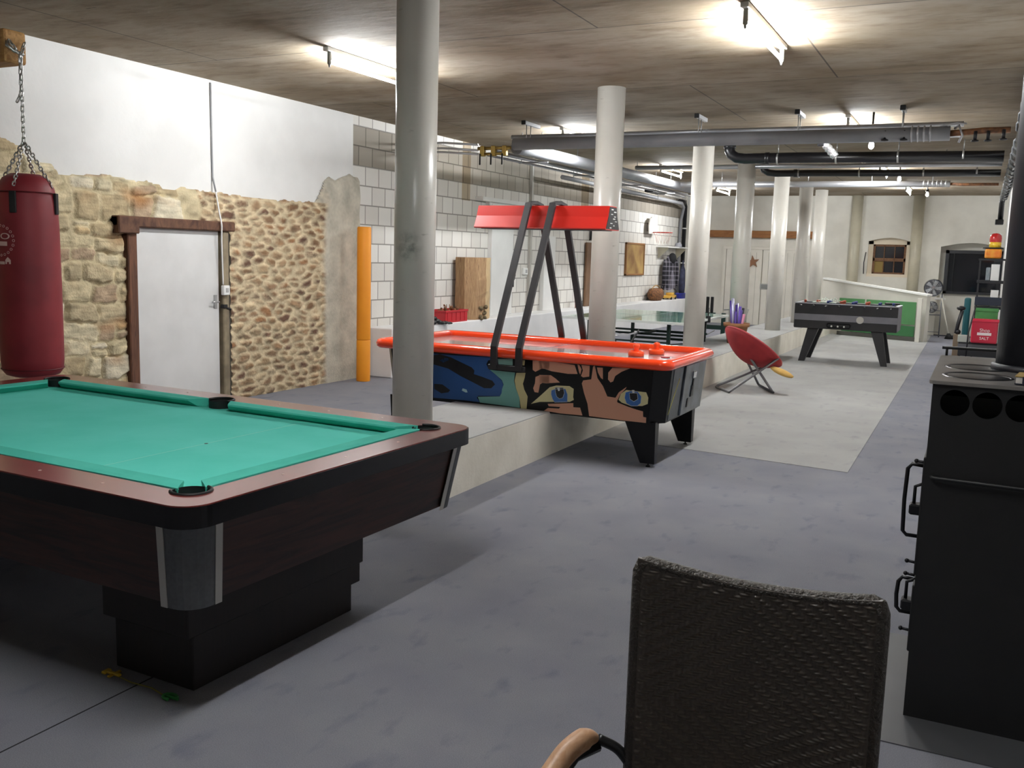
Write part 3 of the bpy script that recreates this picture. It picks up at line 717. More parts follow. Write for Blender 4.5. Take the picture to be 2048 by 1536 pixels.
# ------------------------------------------------------------------ air hockey table
def air_hockey():
    t = thing('air_hockey_table', 'black air hockey table with orange-red rim, comic eyes print and red overhead box', 'air hockey table', (-3.44, 7.62, 0))
    RED = mat('orange_red_rim', '#ff4a1c', .22, coat=.6); BK = mat('black_laminate', '#08090b', .35, spec=.3)
    SURF = mat('playing_surface', '#a9a6a4', .18, col2='#8f8c8e', scale=2.5, spec=.8, coat=.5); MET = mat('gunmetal_frame', '#2a282b', .4)
    def oct_(x0, x1, y0, y1, cx, cy): return [(x0 + cx, y0), (x1 - cx, y0), (x1, y0 + cy), (x1, y1 - cy), (x1 - cx, y1), (x0 + cx, y1), (x0, y1 - cy), (x0, y0 + cy)]
    X, Y = 1.36, .66
    # body, sides leaning in towards the bottom
    b = MB()
    def fn(tt):
        A = [tt.verts.new((x, y, .80)) for x, y in oct_(-X + .03, X - .03, -Y + .05, Y - .05, .11, .13)]
        B = [tt.verts.new((x, y, .355)) for x, y in oct_(-X + .09, X - .07, -Y + .07, Y - .07, .10, .12)]
        n = len(A)
        for k in range(n): tt.faces.new((A[k], B[k], B[(k + 1) % n], A[(k + 1) % n]))
        tt.faces.new(A[::-1]); tt.faces.new(B); bmesh.ops.recalc_face_normals(tt, faces=tt.faces)
    b._add(fn, None, smooth=False); b.build('body', BK, t)
    # rim: rounded bead all round
    pts = []
    for x, y in rrect(-X, X, -Y, Y, .10, 6): pts.append((x, y))
    def rim(bb, prof):
        def fn(tt):
            R = []
            for off, z in prof:
                R.append([tt.verts.new((x, y, z)) for x, y in rrect(-X - off, X + off, -Y - off, Y + off, max(.02, .09 + off), 6)])
            m = len(prof); n = len(R[0])
            for i in range(m):
                for k in range(n):
                    f = tt.faces.new((R[i][k], R[(i + 1) % m][k], R[(i + 1) % m][(k + 1) % n], R[i][(k + 1) % n])); f.smooth = True
            bmesh.ops.recalc_face_normals(tt, faces=tt.faces)
        bb._add(fn)
    b = MB(); rim(b, [(-.07, .80), (-.07, .857), (-.055, .870), (-.02, .874), (.01, .862), (.024, .835), (.018, .808), (-.005, .792)]); b.build('rim', RED, t)
    b = MB(); plate(b, rrect(-X + .05, X - .05, -Y + .05, Y - .05, .05, 4), [], .80, .822); b.build('playing_surface', SURF, t)
    b = MB(); b.box(-.012, .012, -Y + .07, Y - .07, .8221, .8225); b.build('centre_line', mm('faded_line', '#8b6f74', .3), t)
    # printed side panel: layers of vinyl a fraction of a millimetre thick
    cols = dict(blue='#1f4f8c', teal='#6fa8a2', teal2='#86b3ab', sand='#c9bf8c', sand2='#c9bf8c', stroke='#0d0f14', bluepatch='#2b5a92', spot='#a9cbd2', leaf='#0d0f14',
                skinb='#d09a80', skinc='#d09a80', skin1='#d09a80', skin1b='#d09a80', skin2='#d09a80', lid1='#d09a80', white1='#d6cf9d', cheek1='#d09a80', iris1='#3a6fb5', pupil1='#0c0d12', glint1='#dfe3e0',
                nose='#d09a80', skin4='#d09a80', skin5='#cf9f84', white2='#d6cf9d', lid2='#d09a80', iris2='#3a6fb5', pupil2='#0c0d12', glint2='#dfe3e0')
    names = list(cols); uniq = []; 
    for n in names:
        if cols[n] not in uniq: uniq.append(cols[n])
    b = MB()
    ytop, ybot = -Y + .05, -Y + .07
    lay = {'stroke': 2, 'bluepatch': 2, 'spot': 2, 'leaf': 2, 'iris1': 2, 'iris2': 2, 'pupil1': 3, 'pupil2': 3, 'glint1': 4, 'glint2': 4}
    for n in names:
        l = lay.get(n, 1)
        def fn(tt, n=n, l=l):
            P = ART[n]
            vs = []
            for x, z in P:
                z = min(.792, max(.362, z)); k = (z - .355) / (.80 - .355); y = ybot + (ytop - ybot) * k - .0006 * l
                vs.append(tt.verts.new((x, y, z)))
            f = tt.faces.new(vs); f.normal_update()
            if f.normal.y > 0: f.normal_flip()
            bmesh.ops.triangulate(tt, faces=[f])
        b.mat(uniq.index(cols[n]))._add(fn, None, smooth=False)
    # remaining panel left of the big picture: blue shapes that wrap towards the far end
    def quad(P, col, l=1):
        if col not in uniq: uniq.append(col)
        def fn(tt):
            vs = [tt.verts.new((x, ybot + (ytop - ybot) * (z - .355) / .445 - .0006 * l, z)) for x, z in P]
            f = tt.faces.new(vs); f.normal_update()
            if f.normal.y > 0: f.normal_flip()
            bmesh.ops.triangulate(tt, faces=[f])
        b.mat(uniq.index(col))._add(fn, None, smooth=False)
    quad([(-.785, .382), (-1.15, .44), (-1.18, .60), (-1.10, .70), (-1.2, .77), (-.785, .775)], '#1f4f8c', 1)
    quad([(-1.16, .62), (-1.12, .74), (-1.07, .73), (-1.09, .60)], '#6fa8a2', 2)
    quad([(-.80, .62), (-.95, .70), (-1.05, .66), (-1.02, .55), (-.86, .50)], '#0d0f14', 2)
    b.build('side_graphic', [mat('print_' + c[1:], c, .35) for c in uniq], t)
    # outlines round the irises, highlights
    for P in (ART['iris1'], ART['iris2'], ART['pupil1'], ART['pupil2']):
        b = MB(); b.tube([(x, ybot + (ytop - ybot) * (z - .355) / .445 - .003, z) for x, z in P], .0022, 5, closed=True)
        b.build('iris_outline', mm('pale_line', '#c3cdd6', .4), t)
    # end: slanted panel with coin box, chrome lock, slot
    GRY = mat('scuffed_grey_panel', '#3b3f45', .35, col2='#5c6670', scale=7, coat=.3)
    def onend(y0, y1, z0, z1, th, m, name, bev=.004, par=t):
        bb = MB(); tilt = Matrix.Translation((X - .035, 0, .80)) @ roty(math.atan2(.04, .445)) @ Matrix.Translation((-(X - .035), 0, -.80))
        bb.box(X - .04, X - .03 + th, y0, y1, z0, z1, bev=bev, M=tilt); return bb.build(name, m, par)
    cb = onend(-.12, .50, .365, .785, .016, GRY, 'coin_panel')
    onend(.10, .18, .66, .72, .03, mm('chrome', '#d9d9dc', .15, metal=1), 'coin_slot', par=cb)
    onend(.10, .17, .50, .60, .024, BK, 'coin_return', par=cb); onend(.12, .15, .56, .66, .026, BK, 'coin_chute', par=cb)
    onend(.02, .06, .42, .50, .022, BK, 'lock', par=cb)
    onend(-.42, -.15, .365, .785, .004, mat('dark_end_print', '#1a2430', .3, col2='#39434c', scale=9), 'end_graphic')
    bb = MB(); bb.tube([(X - .055, -.46, .42), (X - .018, -.30, .70)], .003, 5); bb.build('yellow_stripe', mm('yellow_line', '#c5bd62', .5), t)
    # two tapered legs each side
    for sx in (-1, 1):
        for sy in (-1, 1):
            bb = MB()
            def fn(tt):
                zt, zb = .37, .03
                cx, cy = sx * 1.15, sy * .53
                o = -.035 * sx
                A = [(cx + o - .13, cy - .05), (cx + o + .13, cy - .05), (cx + o + .13, cy + .05), (cx + o - .13, cy + .05)]
                B = [(cx + .13 * sx - .10 * sx - .055, cy - .035), (cx + .13 * sx - .10 * sx + .065, cy - .035), (cx + .13 * sx - .10 * sx + .065, cy + .035), (cx + .13 * sx - .10 * sx - .055, cy + .035)]
                va = [tt.verts.new((x, y, zt)) for x, y in A]; vb = [tt.verts.new((x, y, zb)) for x, y in B]
                for k in range(4): tt.faces.new((va[k], vb[k], vb[(k + 1) % 4], va[(k + 1) % 4]))
                tt.faces.new(va[::-1]); tt.faces.new(vb); bmesh.ops.recalc_face_normals(tt, faces=tt.faces)
                bmesh.ops.bevel(tt, geom=tt.edges[:], offset=.004, segments=1, affect='EDGES')
            bb._add(fn, None, smooth=False); lg = bb.build('leg', BK, t)
            bb = MB(); fx = sx * 1.15 + .035 * sx; bb.cone((fx, sy * .53, 0), (fx, sy * .53, .014), .022, .014, 12); bb.cone((fx, sy * .53, .01), (fx, sy * .53, .035), .007, seg=8); bb.build('levelling_foot', BK, lg)
    # overhead frame
    for x in (-.135, .095):
        for s in (-1, 1):
            ye = s * (Y + .045)
            pts = [(x, ye, .70), (x, ye, .885), (x, s * .12, 2.09), (x, -s * .0, 2.105)]
            bb = MB()
            def fn(tt, pts=pts):
                hw, ht = .028, .015; R = []
                for i, p in enumerate(pts):
                    p = Vector(p); d = Vector(pts[min(i + 1, 3)]) - Vector(pts[max(i - 1, 0)]); d.normalize()
                    n = Vector((1, 0, 0)).cross(d); n.normalize()
                    R.append([tt.verts.new(p + Vector((a * hw, 0, 0)) + n * (c_ * ht)) for a, c_ in ((-1, -1), (1, -1), (1, 1), (-1, 1))])
                for i in range(3):
                    for k in range(4): tt.faces.new((R[i][k], R[i][(k + 1) % 4], R[i + 1][(k + 1) % 4], R[i + 1][k]))
                tt.faces.new(R[0][::-1]); tt.faces.new(R[3]); bmesh.ops.recalc_face_normals(tt, faces=tt.faces)
            bb._add(fn, None, smooth=False); bb.build('overhead_post', MET, t)
    for s in (-1, 1):
        bb = MB(); y = s * (Y + .035); bb.box(-.19, .15, y - .012, y + .012, .695, .735, bev=.003); bb.build('post_bracket', MET, t)
    REDB = mat('red_enamel', '#c9251b', .35, coat=.15)
    # overhead box: six-sided red housing
    prof = [(-.155, 1.875), (.155, 1.875), (.165, 1.885), (.115, 1.985), (.085, 2.075), (-.085, 2.075), (-.115, 1.985), (-.165, 1.885)]
    Mx = Matrix(((0, 0, 1, 0), (1, 0, 0, 0), (0, 1, 0, 0), (0, 0, 0, 1)))
    bb = MB(); bb.prism(prof, -.65, .60, M=Mx); bx = bb.build('overhead_box', REDB, t)
    bb = MB(); pp = [(a * .93, 1.975 + (z - 1.975) * .93) for a, z in prof]; bb.prism(pp, .60, .603, M=Mx); bb.build('box_end_cap', mm('black_cap', '#131316', .4), bx)
    rnd = random.Random(3)
    for k in range(9):
        bb = MB()
        y = rnd.uniform(-.1, .1); z = 1.89 + k * .019; bb.box(.603, .6045, y - rnd.uniform(.01, .03), y + rnd.uniform(.01, .035), z, z + rnd.uniform(.004, .010))
        bb.build('print_mark', mm('white_print', '#d8dad8', .5), bx)
    bb = MB(); bb.box(-.60, .55, -.12, .12, 1.870, 1.876); bb.build('box_underside', mm('black_cap', '#131316', .4), bx)
    return t
AH = air_hockey()
def mallet(x, y, lab):
    t = thing('air_hockey_mallet', lab, 'mallet', (x, y, .822), group='strikers on the air hockey table')
    OR = mm('orange_plastic', '#ff5420', .3, coat=.3)
    b = MB(); b.lathe([(0, 0), (.062, 0), (.068, .008), (.068, .036), (.060, .046), (.052, .038), (.026, .036), (0, .036)], 28); b.build('striker_base', OR, t)
    b = MB(); b.lathe([(.024, .036), (.021, .065), (.028, .085), (.026, .10), (0, .108)], 20); b.build('knob', OR, t)
    return t
mallet(-2.57, 7.60, 'orange plastic striker lying nearest the front rim of the air hockey table')
mallet(-2.48, 7.88, 'orange plastic striker standing just behind the other one, away from the front rim')
b = MB(); b.lathe([(0, 0), (.036, 0), (.038, .002), (.038, .006), (.034, .008), (0, .008)], 28)
tag(b.build('puck', mm('red_puck', '#a8202a', .35), loc=(-2.33, 7.66, .822)), 'flat dark red puck beside the strikers on the air hockey table', 'puck')

# ------------------------------------------------------------------ doorway in the stone wall
def stone_door():
    WD = wood_mat('old_brown_timber', '#6b4a36', '#43291e', .8, (3, 1.2, .8), 6)
    WD2 = wood_mat('old_brown_post', '#6d4732', '#3f261b', .8, (9, 9, .7), 3)
    t = thing('door', 'plain white door in an old timber frame set in the stone wall', 'door', (XL, 6.965, 0)); del t['category']; t['kind'] = 'structure'; t.name = 'door_1'
    b = MB(); b.box(.0, .045, -.535, .55, .0, 1.80, bev=.004); b.build('door_panel', mat('door_white', '#d2d1cf', .5, col2='#c9c8c6', scale=3), t)
    b = MB(); b.box(-.0, .12, -.79, .73, 1.80, 1.90, bev=.012); b.box(.0, .135, -.79, -.55, 1.74, 1.90, bev=.01); b.build('lintel', WD, t)
    b = MB(); b.box(.0, .09, -.655, -.545, 0, 1.80, bev=.01); b.build('door_post', WD2, t)
    b = MB(); b.box(.0, .085, .575, .665, 0, 1.80, bev=.01); b.build('door_post', mat('weathered_post', '#8d8068', .8, col2='#6f6350', scale=7), t)
    b = MB(); b.box(.03, .06, -.565, -.53, 1.60, 1.70, bev=.003); b.build('hinge', mm('steel', '#b8b8b8', .35, metal=.8), t)
    b = MB(); b.cone((.05, .49, 1.07), (.10, .49, 1.07), .008, seg=8); b.cone((.095, .50, 1.07), (.095, .40, 1.07), .009, seg=8); b.box(.045, .055, .47, .515, 1.0, 1.14, bev=.002); b.build('door_handle', mm('steel', '#b8b8b8', .35, metal=.8), t)
    b = MB(); b.box(.05, .10, .56, .62, 1.00, 1.04, bev=.004); b.cone((.08, .62, 1.0), (.08, .68, .985), .014, seg=8); b.build('latch', mm('dark_iron', '#2c2a2b', .5, metal=.6), t)
stone_door()
# cable and switch box
b = MB(); b.tube([(XL + .012, 7.47, ZC - .03), (XL + .012, 7.475, 2.9), (XL + .014, 7.48, 2.35), (XL + .06, 7.475, 2.2)], .009, 8)
tag(b.build('conduit', mm('grey_conduit', '#8e8e90', .5)), 'thin grey conduit running down the white upper wall above the door', 'conduit')
b = MB(); b.tube(smooth([(XL + .06, 7.475, 2.2), (XL + .11, 7.465, 2.0), (XL + .15, 7.455, 1.87), (XL + .13, 7.475, 1.7), (XL + .10, 7.52, 1.25)]), .008, 8)
tag(b.build('cable', mm('white_cable', '#dddcda', .5)), 'white cable hanging over the right end of the door lintel down to the switch', 'cable')
t = thing('light_switch', 'small white surface switch box on the post beside the stone wall door', 'switch', (XL + .086, 7.545, 1.19))
b = MB(); b.box(0, .045, -.045, .045, -.05, .05, bev=.006); b.build('switch_housing', mm('white_plastic', '#e4e3e0', .4), t)
b = MB(); b.box(.045, .052, -.02, .02, -.02, .025, bev=.003); b.build('rocker', mm('grey_plastic', '#a9a8a6', .4), t)

# ------------------------------------------------------------------ punching bag and its beam
BX, BY = -6.22, 4.62
WOODB = wood_mat('pine_beam', '#b98d55', '#8f6536', .75, (1, 8, 8), 2.5)
t = thing('timber_beam', 'short pale timber beam sticking out of the wall under the ceiling, carrying the punching bag', 'beam', (XL, BY, 3.0))
b = MB(); b.box(0, .93, -.09, .09, -.11, .12, bev=.02, seg=2); b.build('beam', WOODB, t)
def bag():
    t = thing('punching_bag', 'long dark red punching bag hanging on a chain behind the pool table', 'punching bag', (BX, BY, 0))
    RB = mat('red_vinyl', '#8e2730', .55, col2='#7c2029', scale=4, bump=.2, bscale=6)
    b = MB(); b.lathe([(0, .655), (.13, .658), (.18, .675), (.205, .71), (.212, .78), (.213, 1.3), (.210, 1.75), (.203, 1.93), (.185, 2.03), (.15, 2.09), (.10, 2.12), (0, 2.125)], 48); b.build('bag_body', RB, t)
    SR = mat('seam_red', '#5f161d', .6)
    for z in (.72, 1.99): b = MB(); b.lathe([(.2085, z - .004), (.2135 if z < 1 else .199, z - .002), (.2135 if z < 1 else .199, z + .002), (.2085 if z < 1 else .190, z + .004)], 48); b.build('seam', SR, t)
    CH = mm('bright_chain', '#c9c9c6', .28, metal=.9)
    view = math.atan2(-BY, -BX)
    def link(b, c, d, roll, L=.042, r=.0052):
        d = Vector(d).normalized(); q = d.to_track_quat('Z', 'Y').to_matrix().to_4x4() @ rotz(roll)
        pts = []
        for k in range(14):
            a = 2 * PI * k / 14; x = .010 * math.cos(a); z = .010 * math.sin(a) + (L / 2 - .010) * (1 if math.sin(a) > 0 else -1)
            pts.append((Matrix.Translation(c) @ q) @ Vector((x, 0, z)))
        b.tube(pts, r, 5, closed=True)
    def chain(b, p0, p1, L=.046):
        p0 = Vector(p0); p1 = Vector(p1); d = p1 - p0; n = max(1, int(d.length / (L * .78)))
        for k in range(n): link(b, p0 + d * ((k + .5) / n), d, (k % 2) * PI / 2 + .5, L)
    # black straps with rings and the chains they hang from
    for k in range(4):
        a = view - .42 + k * PI / 2; ca, sa = math.cos(a), math.sin(a)
        b = MB()
        M = rotz(a)
        b.box(.200, .2185, -.022, .022, 1.84, 1.99, bev=.003, M=M); b.build('strap', mm('black_webbing', '#121113', .7), t)
        b = MB(); chain(b, (ca * .185, sa * .185, 2.03), (ca * .01, sa * .01, 2.34), .034); b.build('strap_chain', CH, t)
    b = MB(); chain(b, (0, 0, 2.34), (0, 0, 2.96)); chain(b, (.022, -.02, 2.66), (.02, -.015, 2.96)); chain(b, (-.018, .015, 2.70), (-.01, .01, 2.96)); chain(b, (-.03, -.02, 2.62), (-.018, .015, 2.70))
    b.build('main_chain', CH, t)
    b = MB(); b.tube([(-.04, -.07, 3.03), (-.03, -.08, 3.0), (0, -.05, 2.965), (.01, .02, 2.95)], .012, 6); chain(b, (-.035, -.06, 3.04), (.012, -.02, 2.95)); chain(b, (-.02, .05, 3.04), (.012, .0, 2.95)); b.build('chain_hook', CH, t)
    # printing, wrapped round the bag
    WP = mat('faded_white_print', '#d9b9b4', .6)
    R = .2142
    def wrap(me, th, z, sx=1.0, sz=1.0, rot=0.0):
        for v in me.vertices:
            x, y = v.co.x, v.co.y
            x, y = x * math.cos(rot) - y * math.sin(rot), x * math.sin(rot) + y * math.cos(rot)
            a = view + th + x * sx / R; r = R + v.co.z
            v.co = (r * math.cos(a), r * math.sin(a), z + y * sz)
    def put(me, name):
        me.materials.clear(); me.materials.append(WP)
        o = bpy.data.objects.new(name, me); C.objects.link(o); o.parent = t
    th0 = -math.radians(53)
    me = text_mesh('NO', .062); wrap(me, th0 - .02, 1.672, 1.75, 1.0); put(me, 'printed_word')
    def strip(th_, z, wdt, h, nm):
        bb = bmesh.new(); n = 10
        vs = [[bb.verts.new((-wdt / 2 + wdt * i / n, s * h / 2, 0)) for i in range(n + 1)] for s in (-1, 1)]
        for i in range(n): bb.faces.new((vs[0][i], vs[0][i + 1], vs[1][i + 1], vs[1][i]))
        me = bpy.data.meshes.new(nm); bb.to_mesh(me); bb.free(); wrap(me, th_, z); put(me, nm)
    strip(th0 - .1, 1.622, .155, .03, 'printed_bar')
    ring = 'OOOOOOOOOOOOOOOOOOOO'
    me = text_mesh('O', .026); ms = []
    bb = bmesh.new()
    for k in range(20):
        a = 2 * PI * k / 20
        m2 = me.copy()
        for v in m2.vertices:
            x, y = v.co.x, v.co.y; x, y = x * math.cos(a) - y * math.sin(a), x * math.sin(a) + y * math.cos(a)
            x -= .103 * math.sin(a); y += .103 * math.cos(a)
            aa = view + th0 + x / R; r = R + v.co.z; v.co = (r * math.cos(aa), r * math.sin(aa), 1.645 + y)
        bb.from_mesh(m2); bpy.data.meshes.remove(m2)
    m3 = bpy.data.meshes.new('printed_ring'); bb.to_mesh(m3); bb.free(); put(m3, 'printed_ring')
    strip(th0 - .17, 1.487, .13, .020, 'printed_bar')
    bb = bmesh.new(); vs = [bb.verts.new(p) for p in ((-.022, -.02, 0), (-.008, -.02, 0), (-.008, -.006, 0), (.008, -.006, 0), (.008, -.02, 0), (.022, -.02, 0), (.022, .008, 0), (.0, .03, 0), (-.022, .008, 0))]
    bb.faces.new(vs); me = bpy.data.meshes.new('printed_house'); bb.to_mesh(me); bb.free(); wrap(me, math.radians(-38), 1.50); put(me, 'printed_house')
bag()

# ------------------------------------------------------------------ things along the blockwork
t = thing('padded_pole', 'tall orange-yellow foam covered pole standing in the corner beside the stone wall', 'padded pole', (-6.93, 9.80, 0))
YF_ = mat('orange_yellow_foam', '#f09a1e', .6, col2='#e8901a', scale=3)
b = MB(); b.lathe([(0, 0), (.084, 0), (.087, .01), (.087, .515), (.084, .525), (0, .525)], 28); b.build('foam_sleeve', YF_, t)
b = MB(); b.lathe([(0, .527), (.084, .527), (.087, .537), (.087, 1.92), (.08, 1.935), (.03, 1.936), (.03, 1.9), (0, 1.9)], 28); b.build('foam_sleeve', YF_, t)
# log
BARK = wood_mat('split_log', '#b3926c', '#86664a', .9, (9, 9, .9), 2.5, dist=3)
BARK2 = wood_mat('log_pale_face', '#cdb48c', '#b3946a', .9, (9, 9, .8), 2.5, dist=3)
t = thing('split_log', 'upright split tree trunk standing on the white ledge against the blocks', 'log', (-6.99, 12.87, .645))
rnd = random.Random(2)
b = MB()
sec = [(-.15, -.40), (.02, -.42), (.15, -.28), (.185, -.04), (.17, .07), (.05, .36), (-.03, .42), (-.16, .42)]
def logf(tt):
    R = []
    for j in range(12):
        z = .94 * j / 11
        R.append([tt.verts.new((x * (1 + .05 * noise.noise(Vector((k, z * 3, 1)))) + .008 * rnd.uniform(-1, 1), y * (1 + .04 * noise.noise(Vector((k * 2, z * 3, 5)))), z)) for k, (x, y) in enumerate(sec)])
    n = len(sec)
    for j in range(11):
        for k in range(n):
            f = tt.faces.new((R[j][k], R[j][(k + 1) % n], R[j + 1][(k + 1) % n], R[j + 1][k]))
            f.material_index = 1 if k in (3, 4, 5) else 0
    tt.faces.new(R[0][::-1]); tt.faces.new(R[-1])
    bmesh.ops.recalc_face_normals(tt, faces=tt.faces)
tmpb = bmesh.new(); logf(tmpb); me = bpy.data.meshes.new('trunk'); tmpb.to_mesh(me); tmpb.free(); me.materials.append(BARK); me.materials.append(BARK2)
o = bpy.data.objects.new('trunk', me); C.objects.link(o); o.parent = t
b = MB()
for k in range(9):
    b.sphere((.19 + rnd.uniform(-.02, .03), rnd.uniform(-.25, -.02), rnd.uniform(.01, .22)), rnd.uniform(.02, .04), 8, 6)
b.build('burl', mat('dark_moss', '#6f6149', .9), t)
# red crate with brown bulbs
t = thing('crate', 'red plastic crate full of brown dried bulbs on the white ledge', 'crate', (-6.98, 11.98, .645))
RC = mat('red_crate_plastic', '#b31f2a', .4)
b = MB()
b.box(-.15, .15, -.32, .32, 0, .012)
for s in (-1, 1):
    b.box(-.15, .15, s * .32 - .006, s * .32 + .006, 0, .16, bev=.003); b.box(s * .15 - .006, s * .15 + .006, -.32, .32, 0, .16, bev=.003)
    b.box(-.16, .16, s * .325 - .012, s * .325 + .012, .145, .175, bev=.004); b.box(s * .155 - .012, s * .155 + .012, -.33, .33, .145, .175, bev=.004)
for k in range(5): b.box(.155, .162, -.27 + .125 * k, -.25 + .125 * k, .02, .15)
b.build('crate_box', RC, t)
BU = mat('dried_bulb', '#8a5a34', .8, col2='#5d3c25', scale=20)
b = MB()
for k in range(26):
    b.sphere((rnd.uniform(-.11, .11), rnd.uniform(-.27, .27), rnd.uniform(.10, .19)), rnd.uniform(.02, .035), 8, 6)
for k in range(6): b.tube([(rnd.uniform(-.05, .05), -.12 + .02 * k, .18), (rnd.uniform(-.05, .05), -.15 + .03 * k, .25)], .006, 5)
o = b.build('bulbs', BU, loc=(-6.98, 11.98, .645)); o['kind'] = 'stuff'; o['label'] = 'heap of brown dried bulbs in the red crate'
# black cloth / gloves hung over the ledge
t = thing('black_gloves', 'pair of crumpled black gloves lying over the front edge of the ledge', 'gloves', (-6.76, 11.38, .645))
b = MB()
for q, (x, y, z, r) in enumerate(((-.04, -.10, .03, .05), (-.03, -.02, .05, .045), (-.05, -.06, .085, .04), (.0, .09, .02, .035), (.01, .16, .018, .035), (-.02, .03, .03, .04))):
    b.sphere((x, y, z), r, 10, 7, (1, 1.3, .7))
for k in range(5): b.tube([(.0, .12 + .02 * k, .02), (.03, .16 + .025 * k, .018), (.05, .19 + .022 * k, -.0)], .010, 6)
b.build('gloves', mat('black_leather', '#151515', .5), t)
# small fittings
b = MB(); b.tube([(XL + .09, 14.36, 1.52), (XL + .10, 14.38, 1.45), (XL + .095, 14.34, 1.38), (XL + .10, 14.38, 1.31), (XL + .10, 14.37, 1.1)], .013, 6)
b.tube([(XL + .10, 14.30, 1.50), (XL + .11, 14.40, 1.42), (XL + .10, 14.44, 1.30), (XL + .10, 14.40, 1.22)], .010, 6)
tag(b.build('strap', mm('black_webbing', '#121113', .7)), 'black straps hanging on the white pilaster beside the overhead frame', 'strap')
t = thing('light_switch', 'white switch box on the blockwork between the two white pilasters', 'switch', (XL, 14.98, 1.36))
b = MB(); b.box(0, .05, -.07, .07, -.06, .06, bev=.008); b.build('switch_housing', mm('white_plastic', '#e4e3e0', .4), t)
b = MB(); b.box(.05, .058, -.03, .03, -.03, .03, bev=.003); b.build('rocker', mm('grey_plastic', '#a9a8a6', .4), t)
b = MB(); b.box(XL + .02, XL + .07, 17.75, 18.45, .645, 1.93, bev=.01); tag(b.build('plank', wood_mat('brown_plank', '#7d5f45', '#5a4230', .8, (9, 9, .8), 3)), 'broad brown plank leaning upright on the ledge behind the second column', 'plank')
b = MB(); b.box(XL + .02, XL + .05, 18.0, 18.08, 1.98, 2.25, bev=.004); b.tube([(XL + .05, 18.04, 2.2), (XL + .12, 17.95, 2.1), (XL + .1, 17.85, 2.0), (XL + .05, 17.9, 1.98)], .012, 6); tag(b.build('wall_hook', mm('dark_iron', '#2c2a2b', .5, metal=.6)), 'black iron hook on the blocks above the leaning brown plank', 'hook')
t = thing('dried_branch', 'bundle of reddish dried twigs standing on the ledge against the blocks', 'branch', (-7.05, 17.1, .645))
b = MB()
for k in range(9):
    a = rnd.uniform(-.3, .3); h = rnd.uniform(.25, .42); b.tube([(0, .02 * k - .08, 0), (.03 * a, .02 * k - .08 + a * .3, h * .6), (.05 * a, .02 * k - .08 + a * .7, h)], .006, 5, r_end=.003)
b.build('twigs', mat('reddish_twig', '#8a665d', .8), t)
# pin board
t = thing('pin_board', 'upright framed cork board hanging on the white blockwork', 'pin board', (XL, 20.82, 1.62))
b = MB(); b.box(0, .03, -.62, .62, -.36, .36, bev=.003); b.build('cork', mat('cork', '#a88a52', .9, col2='#7e5c38', scale=2.2), t)
b = MB(); 
for y0, y1, z0, z1 in ((-.64, .64, .33, .37), (-.64, .64, -.37, -.33), (-.64, -.60, -.37, .37), (.60, .64, -.37, .37)): b.box(0, .045, y0, y1, z0, z1, bev=.004)
b.build('frame', mat('oak_frame', '#8a5f34', .6), t)
# basketball hoop
t = thing('basketball_hoop', 'small basketball hoop with white board and red ring on the blockwork', 'basketball hoop', (XL, 21.75, 2.38))
HB = [(-.30, -.16), (.30, -.16), (.33, .02), (.26, .17), (.10, .24), (-.10, .24), (-.26, .17), (-.33, .02)]
b = MB(); b.prism(HB, .10, .13, M=Matrix(((0, 0, 1, 0), (1, 0, 0, 0), (0, 1, 0, 0), (0, 0, 0, 1)))); b.build('backboard', mat('board_white', '#e3ddd5', .5), t)
b = MB(); b.box(0, .10, -.06, .06, -.1, .1, bev=.004); b.build('wall_bracket', mm('dark_iron', '#2c2a2b', .5, metal=.6), t)
b = MB(); b.tube([(.37 + .22 * math.cos(a), .22 * math.sin(a), -.12) for a in [2 * PI * k / 24 for k in range(24)]], .009, 6, closed=True); b.tube([(.12, 0, -.12), (.16, 0, -.12)], .015, 6); b.build('ring', mat('ring_red', '#b8332a', .5), t)
b = MB()
for k in range(12):
    a = 2 * PI * k / 12; a2 = a + PI / 12; a3 = a
    b.tube([(.37 + .22 * math.cos(a), .22 * math.sin(a), -.12), (.37 + .17 * math.cos(a2), .17 * math.sin(a2), -.25), (.37 + .13 * math.cos(a3), .13 * math.sin(a3), -.38)], .004, 4)
b.build('net', mat('net_pink', '#dcc0b8', .8), t)
# shelf, hat, jacket
t = thing('wall_shelf', 'white wall shelf on brackets above the hanging plaid jacket', 'shelf', (XL, 23.4, 1.92))
b = MB(); b.box(0, .32, -1.0, .95, 0, .03, bev=.004); b.build('shelf_board', mm('white_plastic', '#e4e3e0', .4), t)
for y in (-.8, .7):
    b = MB(); b.prism([(0, 0), (.26, 0), (.26, -.03), (.03, -.26), (0, -.26)], -.012, .012, M=Matrix(((1, 0, 0, 0), (0, 0, 1, y), (0, 1, 0, 0), (0, 0, 0, 1)))); b.build('shelf_bracket', mat('shelf_beige', '#c9c4ae', .6), t)
t = thing('hat', 'grey felt hat lying on the white wall shelf', 'hat', (-6.96, 23.5, 1.95))
b = MB(); b.lathe([(0, .115), (.06, .11), (.085, .07), (.09, .01), (.14, .005), (.145, .0), (.09, 0), (0, 0)], 24, M=Matrix.Diagonal((1, 1.25, 1, 1))); b.build('hat_body', mat('grey_felt', '#8b8c92', .9), t)
